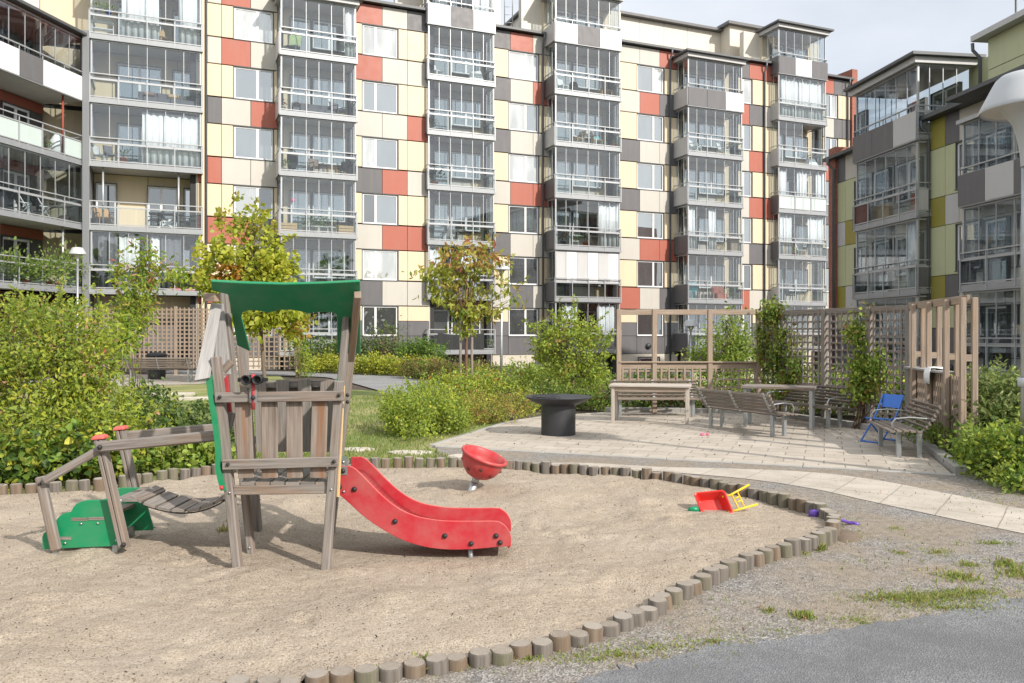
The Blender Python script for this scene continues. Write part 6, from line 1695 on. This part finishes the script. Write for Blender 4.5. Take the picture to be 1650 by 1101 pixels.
# yellow-green maple behind the tower
Ym = 27.5
def mapcol(P, c):
    q = W(376, 445, Ym); d = np.hypot((P[:, 0]-q.x)/.62, (P[:, 2]-q.z)/.45); mk = (d < 1) & (NR.random(len(P)) < .6); c[mk] = np.array(OR)*(.7+.6*NR.random((mk.sum(), 1)))
    q = W(490, 528, Ym); d = np.hypot((P[:, 0]-q.x)/.4, (P[:, 2]-q.z)/.35); mk = (d < 1) & (NR.random(len(P)) < .5); c[mk] = np.array((.42, .25, .06))*(.7+.6*NR.random((mk.sum(), 1)))
    top = (P[:, 2] > W(0, 375, Ym).z) & (NR.random(len(P)) < .3); c[top] = np.array((.42, .36, .09))*(.8+.5*NR.random((top.sum(), 1)))
b0 = G(427, 613); b0.y = Ym; b0.x = (427-CX)/F*Ym; b0.z = 0
tree('maple_tree', 'slim maple with yellow-green crown and an orange patch behind the wooden tower', b0, 0,
     [B(412, 430, Ym, 48, 44), B(352, 418, Ym, 34, 26), B(345, 462, Ym, 30, 20), B(448, 440, Ym, 34, 28), B(385, 480, Ym, 46, 24), B(435, 505, Ym, 62, 26), B(470, 528, Ym, 28, 16), B(325, 445, Ym, 16, 14), B(405, 372, Ym, 22, 34), B(402, 335, Ym, 9, 16), B(362, 365, Ym, 20, 28), B(367, 332, Ym, 8, 12), B(400, 522, Ym, 32, 16), B(474, 425, Ym, 14, 9), B(318, 412, Ym, 10, 12), B(440, 395, Ym, 20, 22)],
     330, 20, .17, [(4, (.46, .50, .07)), (3, YG), (3, YE), (.6, LG)], .13, .06, 'bark', .25, .7, recolor=mapcol, trunk_top=W(408, 350, Ym), shell=.1, shoots=(40, .55))
# thin tree with bronze drooping leaves between two stakes
Yt = 20.0
def brcol(P, c):
    z = W(0, 430, Yt).z; up_ = (P[:, 2] > z) & (NR.random(len(P)) < .62); c[up_] = pick_cols([(2, (.46, .24, .09)), (1, RD), (3, (.48, .38, .10))], up_.sum())
b0 = V(((751-CX)/F*Yt, Yt, 0))
tree('bronze_leaved_tree', 'young tree with drooping green and bronze leaves tied between two stakes', b0, 0,
     [B(745, 425, Yt, 55, 24), B(700, 442, Yt, 36, 20), B(735, 470, Yt, 46, 26), B(760, 500, Yt, 36, 24), B(745, 525, Yt, 28, 18), B(795, 425, Yt, 38, 17), B(800, 460, Yt, 30, 16), B(828, 478, Yt, 24, 9), B(815, 412, Yt, 20, 10), B(790, 492, Yt, 28, 14), B(690, 470, Yt, 22, 14), B(675, 448, Yt, 16, 8), B(755, 400, Yt, 34, 9)],
     140, 12, .15, [(3, (.44, .46, .08)), (2, (.38, .42, .08)), (1, (.46, .36, .09)), (1, GR)], .10, .042, 'red_bark', .7, .40, recolor=brcol, trunk_top=W(752, 430, Yt), shell=.1, flat=.6, bmin=.56, nbr=18, shoots=(26, .45))
for dx, lab in ((-.14, 'thin grey stake left of the bronze-leaved tree'), (.13, 'thin grey stake right of the bronze-leaved tree')):
    m = MB(); x = b0.x+dx; m.tube([(x, Yt-.1 if dx < 0 else Yt+.15, -.1), (x+.01, Yt-.1 if dx < 0 else Yt+.15, 2.15 if dx < 0 else 1.6)], .033, 0, 10)
    tag(m.build('tree_stake', 'wood_grey', loc=(x, Yt, 0)), lab, 'stake', 'stakes of the bronze-leaved tree')
# round bushy tree left of the terrace furniture
Yb = 19.5; b0 = V(((925-CX)/F*Yb, Yb, 0)); b0.z = ghf(b0.x, b0.y)
tree('bushy_tree', 'round bushy small tree with fresh green leaves behind the fire bowl', b0, 0,
     [B(915, 560, Yb, 52, 48), B(880, 550, Yb, 34, 30), B(955, 575, Yb, 34, 42), B(910, 520, Yb, 18, 26), B(945, 530, Yb, 24, 20), B(925, 605, Yb, 55, 28), B(872, 540, Yb, 24, 12), B(900, 500, Yb, 9, 16), B(965, 610, Yb, 26, 22)],
     250, 20, .075, [(4, (.38, .48, .10)), (4, YG), (1.5, GR), (.4, (.5, .32, .1))], .095, .035, 'bark', .15, .55, trunk_top=W(915, 520, Yb), shell=.15, shoots=(50, .32))
# tall bush behind the open trellis frame
Yv = 21; b0 = V(((1165-CX)/F*Yv, Yv, ghf((1165-CX)/F*Yv, Yv)))
tree('bushy_tree', 'loose green tree seen through the open trellis frames', b0, 0,
     [B(1165, 560, Yv, 42, 42), B(1180, 525, Yv, 20, 30), B(1130, 570, Yv, 24, 22), B(1205, 575, Yv, 26, 28), B(1160, 600, Yv, 55, 20), B(1170, 515, Yv, 10, 16)], 190, 20, .085, [(3, GR), (3, LG), (1, YG)], .11, .035, 'bark', .15, .5, trunk_top=W(1170, 515, Yv), shell=.15, shoots=(30, .3))

PSH = [(4, (.38, .44, .055)), (3, LG), (2, GR), (.8, YE)]
# big yellow-green bush at the left, with pinkish tips, and its tall sprig
Yq = 9.7
shrub('yellow_green_bush', 'large loose yellow-green bush with pinkish tips left of the wooden tower', 'bush', (-4.9, 9.9, 0),
      [B(60, 640, 9.9, 115, 95, .7), B(120, 600, 9.9, 62, 82, .7), B(20, 560, 10.2, 95, 62, .7, .22), B(95, 535, 10.2, 90, 42, .6, .07), B(180, 668, 9.8, 50, 48, .6), B(160, 700, 9.3, 90, 42, .4), B(40, 715, 9.2, 110, 42, .4), B(225, 705, 9.5, 36, 32, .4), B(95, 496, 10.4, 55, 18, .4, .018), B(20, 494, 10.4, 50, 18, .4, .018), B(160, 535, 10.2, 30, 36, .4, .02), B(-60, 640, 9.9, 60, 110, .6)],
      820, 24, .062, PSH, .085, 'leaf_bright', None, .35, .42, 60, .008, .25, 1.0, tips=([(2, PK), (.5, RD), (3, (.50, .48, .12))], .10), shoots=(120, .30))
shrub('yellow_green_bush', 'tall leaning sprig with pinkish leaves in front of the left balconies', 'bush', (-5.6, 11.8, 0),
      [B(218, 470, 11.8, 26, 42, .25), B(212, 512, 11.6, 26, 32, .25), B(195, 545, 11.2, 24, 30, .25), B(232, 430, 11.8, 20, 26, .2), B(262, 440, 11.8, 34, 14, .2), B(205, 505, 11.8, 20, 26, .2), B(300, 444, 11.8, 16, 7, .15), B(188, 440, 11.8, 8, 14, .15)],
      140, 14, .085, [(4, YG), (3, GR), (1, LG)], .075, 'leaf_bright', None, .6, .36, 10, .005, .2, 1.0, tips=([(2, PK), (.6, RD), (2, (.5, .45, .12))], .3))
# broad-leaved plants low along the post ring
shrub('leafy_shrub', 'low dark green broad-leaved plants along the posts under the yellow-green bush', 'shrub', (-5.2, 8.95, 0),
      [B(40, 745, 8.9, 110, 28, .3), B(150, 735, 9.1, 70, 26, .3), B(-60, 745, 8.8, 60, 34, .3), B(5, 765, 8.7, 55, 18, .2)], 240, 14, .085, [(3, DG), (3, GR), (2, (.30, .33, .05)), (.6, YE)], .07, 'leaf', None, .1, .7, 20)
shrub('leafy_shrub', 'mid green shrub of small leaves behind the handrail of the bridge', 'shrub', (-3.9, 10.5, 0),
      [B(280, 705, 10.2, 70, 26, .4), B(255, 680, 10.5, 40, 26, .4), B(235, 655, 11.0, 28, 28, .4), B(340, 700, 10.1, 36, 26, .35), B(332, 668, 10.6, 18, 16, .3), B(365, 708, 10.2, 22, 18, .3)],
      330, 20, .06, [(3, (.12, .19, .05)), (3, (.17, .23, .08)), (1.5, DG), (.7, YG)], .09, 'leaf', None, .15, .55, 24)
shrub('leafy_shrub', 'trailing bright green leaves hanging over the posts below the bridge handrail', 'shrub', (-3.4, 9.75, 0),
      [B(270, 738, 9.65, 46, 13, .15), B(335, 732, 9.75, 34, 15, .15), B(295, 752, 9.45, 14, 9, .08)], 80, 12, .075, [(3, LG), (2, GR), (1, (.28, .33, .07))], .06, 'leaf', None, .3, .75, 10)
# shrubs in the planting between lawn and terrace
shrub('green_shrub', 'bright green loose shrub at the lawn edge left of the fire bowl', 'shrub', (-1.9, 13.7, 0),
      [B(660, 670, 13.4, 48, 32, .5), B(700, 668, 13.8, 42, 30, .5), B(640, 655, 14.0, 30, 24, .4), B(690, 640, 14.6, 44, 20, .4), B(735, 672, 13.6, 26, 24, .4), B(670, 695, 12.7, 36, 10, .25)],
      430, 26, .048, [(4, LG), (3, YG), (2, GR), (.7, YE)], .075, 'leaf_bright', None, .05, .55, 40, .006, .25)
shrub('green_shrub', 'olive and rust tinted low shrub beside the terrace edge', 'shrub', (-.75, 15.4, 0),
      [B(790, 668, 15.2, 44, 20, .5), B(830, 652, 16.2, 44, 18, .5), B(765, 655, 15.8, 36, 22, .5), B(755, 684, 14.6, 22, 12, .3)], 300, 24, .045, [(3, OL), (2, (.30, .24, .06)), (2, YG), (1, BZ)], .075, 'leaf', None, .05, .5, 24, .005, .25)
shrub('green_shrub', 'yellow-green taller shrub around the foot of the staked tree', 'shrub', (-1.4, 19.2, 0),
      [B(720, 632, 18.8, 60, 24, .6), B(790, 628, 19.5, 56, 26, .6), B(760, 612, 20.5, 44, 18, .5), B(840, 628, 20, 40, 22, .5)], 420, 24, .06, [(3, YG), (3, LG), (2, GR), (.6, OR)], .10, 'leaf', None, .05, .5, 24, .006, .25)
shrub('green_shrub', 'dark green low shrubs between the bushy tree and the fire bowl', 'shrub', (1.2, 18.3, 0),
      [B(895, 640, 18.4, 52, 20, .6), B(950, 645, 18.2, 42, 18, .5), B(975, 655, 17.8, 22, 14, .4), B(860, 648, 18, 30, 14, .4)], 300, 22, .055, [(3, GR), (2, LG), (2, DG), (.4, BZ)], .09, 'leaf', None, .05, .5, 20, .006, .25)
# hedges beyond the curved footpath
def hedge(label, blobs, ncl, per, leaf, pal, base, clr=.13): 
    return shrub('hedge', label, 'hedge', base, blobs, ncl, per, leaf, pal, clr, 'leaf', 'hedges along the footpath', .0, .6, 16, .008, .35)
hedge('low golden yellow hedge along the far side of the footpath', [B(505+24*i, 590+R.uniform(-2, 2)+max(0, i-6)*1.6, 36-i*.5, 20, 14, .7) for i in range(9)], 430, 24, .085, [(4, (.40, .40, .05)), (3, YG), (2, YE), (1.5, GR)], (-6.5, 34, 0))
hedge('dark grey-green hedge between the golden hedge and the facade', [B(500+24*i, 565, 38, 20, 15, .8) for i in range(7)], 260, 22, .09, [(3, (.12, .17, .06)), (2, DG), (2, GR)], (-6.8, 38, 0), .16)
hedge('dull red-green low hedge below the open ground floor balcony', [B(670+22*i, 597+i*1.5, 31-i*.8, 22, 15, .7) for i in range(6)], 330, 22, .08, [(3, (.21, .20, .06)), (2, (.25, .16, .07)), (2, GR)], (-2.8, 29, 0))
hedge('fresh green shrubs against the grey ground floor wall', [B(655+16*i, 572+R.uniform(-6, 4), 36.5, 18, 16, .7) for i in range(4)], 170, 22, .09, [(3, (.14, .25, .05)), (2, GR)], (-4, 36.5, 0))
hedge('mixed green planting sloping down to the basement', [B(835+26*i, 606+i*2, 26, 26, 16, .8) for i in range(6)], 320, 20, .075, [(3, GR), (2, OL), (2, LG)], (1.4, 26, ghf(1.4, 26)))
shrub('rose_bush', 'tall thin rose sprigs before the ground floor window', 'bush', (-5.7, 37.0, 0), [B(622, 548, 37, 26, 26, .5), B(640, 535, 37, 12, 20, .4), B(612, 565, 37, 28, 18, .5)], 80, 10, .10, [(3, (.14, .2, .07)), (1, GR), (.2, PK)], .14, 'leaf', None, .1, .45, 26, .012)
shrub('green_shrub', 'small trailing bush by the edge of the footpath beside the lattice', 'shrub', (-8.4, 31.6, 0), [B(492, 590, 32, 12, 26, .4), B(486, 560, 32.5, 12, 30, .4)], 80, 14, .085, [(2, GR), (2, YG), (1, OL)], .12, 'leaf', None, .1, .5, 12)
# greenery behind the terrace trellis
hedge('green shrubs behind the low lattice of the open frames', [B(1010+30*i, 640+R.uniform(-6, 6), 18.6, 28, 34, .6) for i in range(8)], 430, 20, .07, [(3, GR), (2, LG), (2, DG), (.5, BZ)], (3.9, 18.6, 0), .11)
hedge('leafy shrubs behind the full-height lattice', [B(1300+34*i, 640+R.uniform(-8, 8), 17.5-i*.4, 30, 40, .6) for i in range(8)], 420, 20, .07, [(3, GR), (2, LG), (2, DG), (1, YE)], (8.2, 16, 0), .11)
PRG = [(3, (.26, .32, .10)), (3, (.14, .21, .05)), (2, (.36, .40, .17)), (1, DG)]
shrub('pale_leaved_shrub', 'pale green and cream shrubs at the right behind the nearest trellis screen', 'shrub', (7.2, 11.0, 0),
      [B(1600, 650, 11.2, 55, 36, .7), B(1660, 650, 10.8, 50, 40, .7), B(1620, 690, 10.6, 60, 40, .6), B(1590, 620, 12.5, 40, 16, .6), B(1720, 680, 10.5, 50, 60, .6)], 420, 24, .075, PRG, .10, 'leaf', None, .05, .5, 26, .007, .25)
shrub('leafy_shrub', 'bright green low shrub at the right edge by the paver path', 'shrub', (6.1, 9.2, 0),
      [B(1610, 745, 9.5, 55, 40, .6), B(1660, 740, 9.0, 50, 50, .6), B(1640, 780, 8.6, 45, 22, .4), B(1575, 720, 10, 24, 26, .4), B(1720, 770, 8.6, 50, 50, .5)], 430, 26, .06, [(4, LG), (3, GR), (1.5, YG), (1, DG)], .085, 'leaf_bright', None, .1, .55, 26, .006, .25)
# climbers on the lattice
def climber(label, pts, ncl, per, leaf, pal, base):
    t = thing('climbing_plant', base, label, 'climber', 'climbing plants on the trellis')
    P, D, k, cc = crown_points(pts, ncl, per, .075, .1); n = len(P)
    Dn = NR.normal(size=(n, 3))*.7; Dn[:, 2] -= .5; Dn[:, 1] -= .3
    leaves('foliage', P, Dn, leaf*(.6+.8*NR.random(n)), pick_cols(pal, n, k), 'leaf', t, .6)
    m = MB()
    for i in NR.choice(len(cc), 22, replace=False):
        q = V(cc[i]); m.tube([V(base)+V((R.uniform(-.2, .2), R.uniform(-.1, .1), 0)), V(base).lerp(q, .5)+V((R.uniform(-.1, .1), 0, 0)), q], [.010, .008, .004], 0, 4, False)
    m.build('stem', 'twig', t)
climber('dense climbing plant over the corner between the open frames and the lattice', [B(1232, 560, 16.75, 12, 62, .14), B(1262, 570, 16.3, 20, 66, .14), B(1285, 600, 15.9, 14, 44, .16), B(1250, 505, 16.4, 24, 18, .16), B(1270, 625, 16.0, 26, 24, .18), B(1240, 490, 16.6, 8, 8, .1)], 300, 16, .075,
        [(3, GR), (2, LG), (2, (.24, .24, .05)), (1, (.30, .17, .06)), (1, DG)], (5.45, 16.3, 0))
climber('second climbing plant with fresh green leaves on the full-height lattice', [B(1392, 590, 14.2, 17, 42, .12), B(1395, 625, 14.1, 24, 24, .16), B(1380, 540, 14.3, 12, 26, .14), B(1415, 600, 13.9, 12, 34, .14), B(1386, 505, 14.3, 6, 14, .1)], 190, 16, .07,
        [(3, LG), (3, GR), (1, YG), (.4, BZ)], (6.15, 14.2, 0))
hedge('leaves growing low through the nearest trellis screen', [B(1475+20*i, 690+i*9, 12.6-i*.5, 14, 14, .3) for i in range(4)], 60, 12, .06, [(3, GR), (2, LG)], (6.5, 12, 0), .08)
# trees on the other side of the courtyard, mirrored in the lower windows
P = []; 
n = 7000
P = np.stack([NR.uniform(-55, 60, n), NR.uniform(-44, -36, n), NR.random(n)**.8*15.5], -1); P[:, 2] *= .72+.28*np.sin(P[:, 0]*.55)*np.cos(P[:, 0]*.21+1)
o = leaves('woods', P, NR.normal(size=(n, 3)), NR.uniform(.8, 1.5, n), pick_cols([(2, DG), (2, GR), (1, OL)], n), 'leaf', None, .8); tag(o, 'dark tree belt on the opposite side of the courtyard', 'trees', kind='stuff')
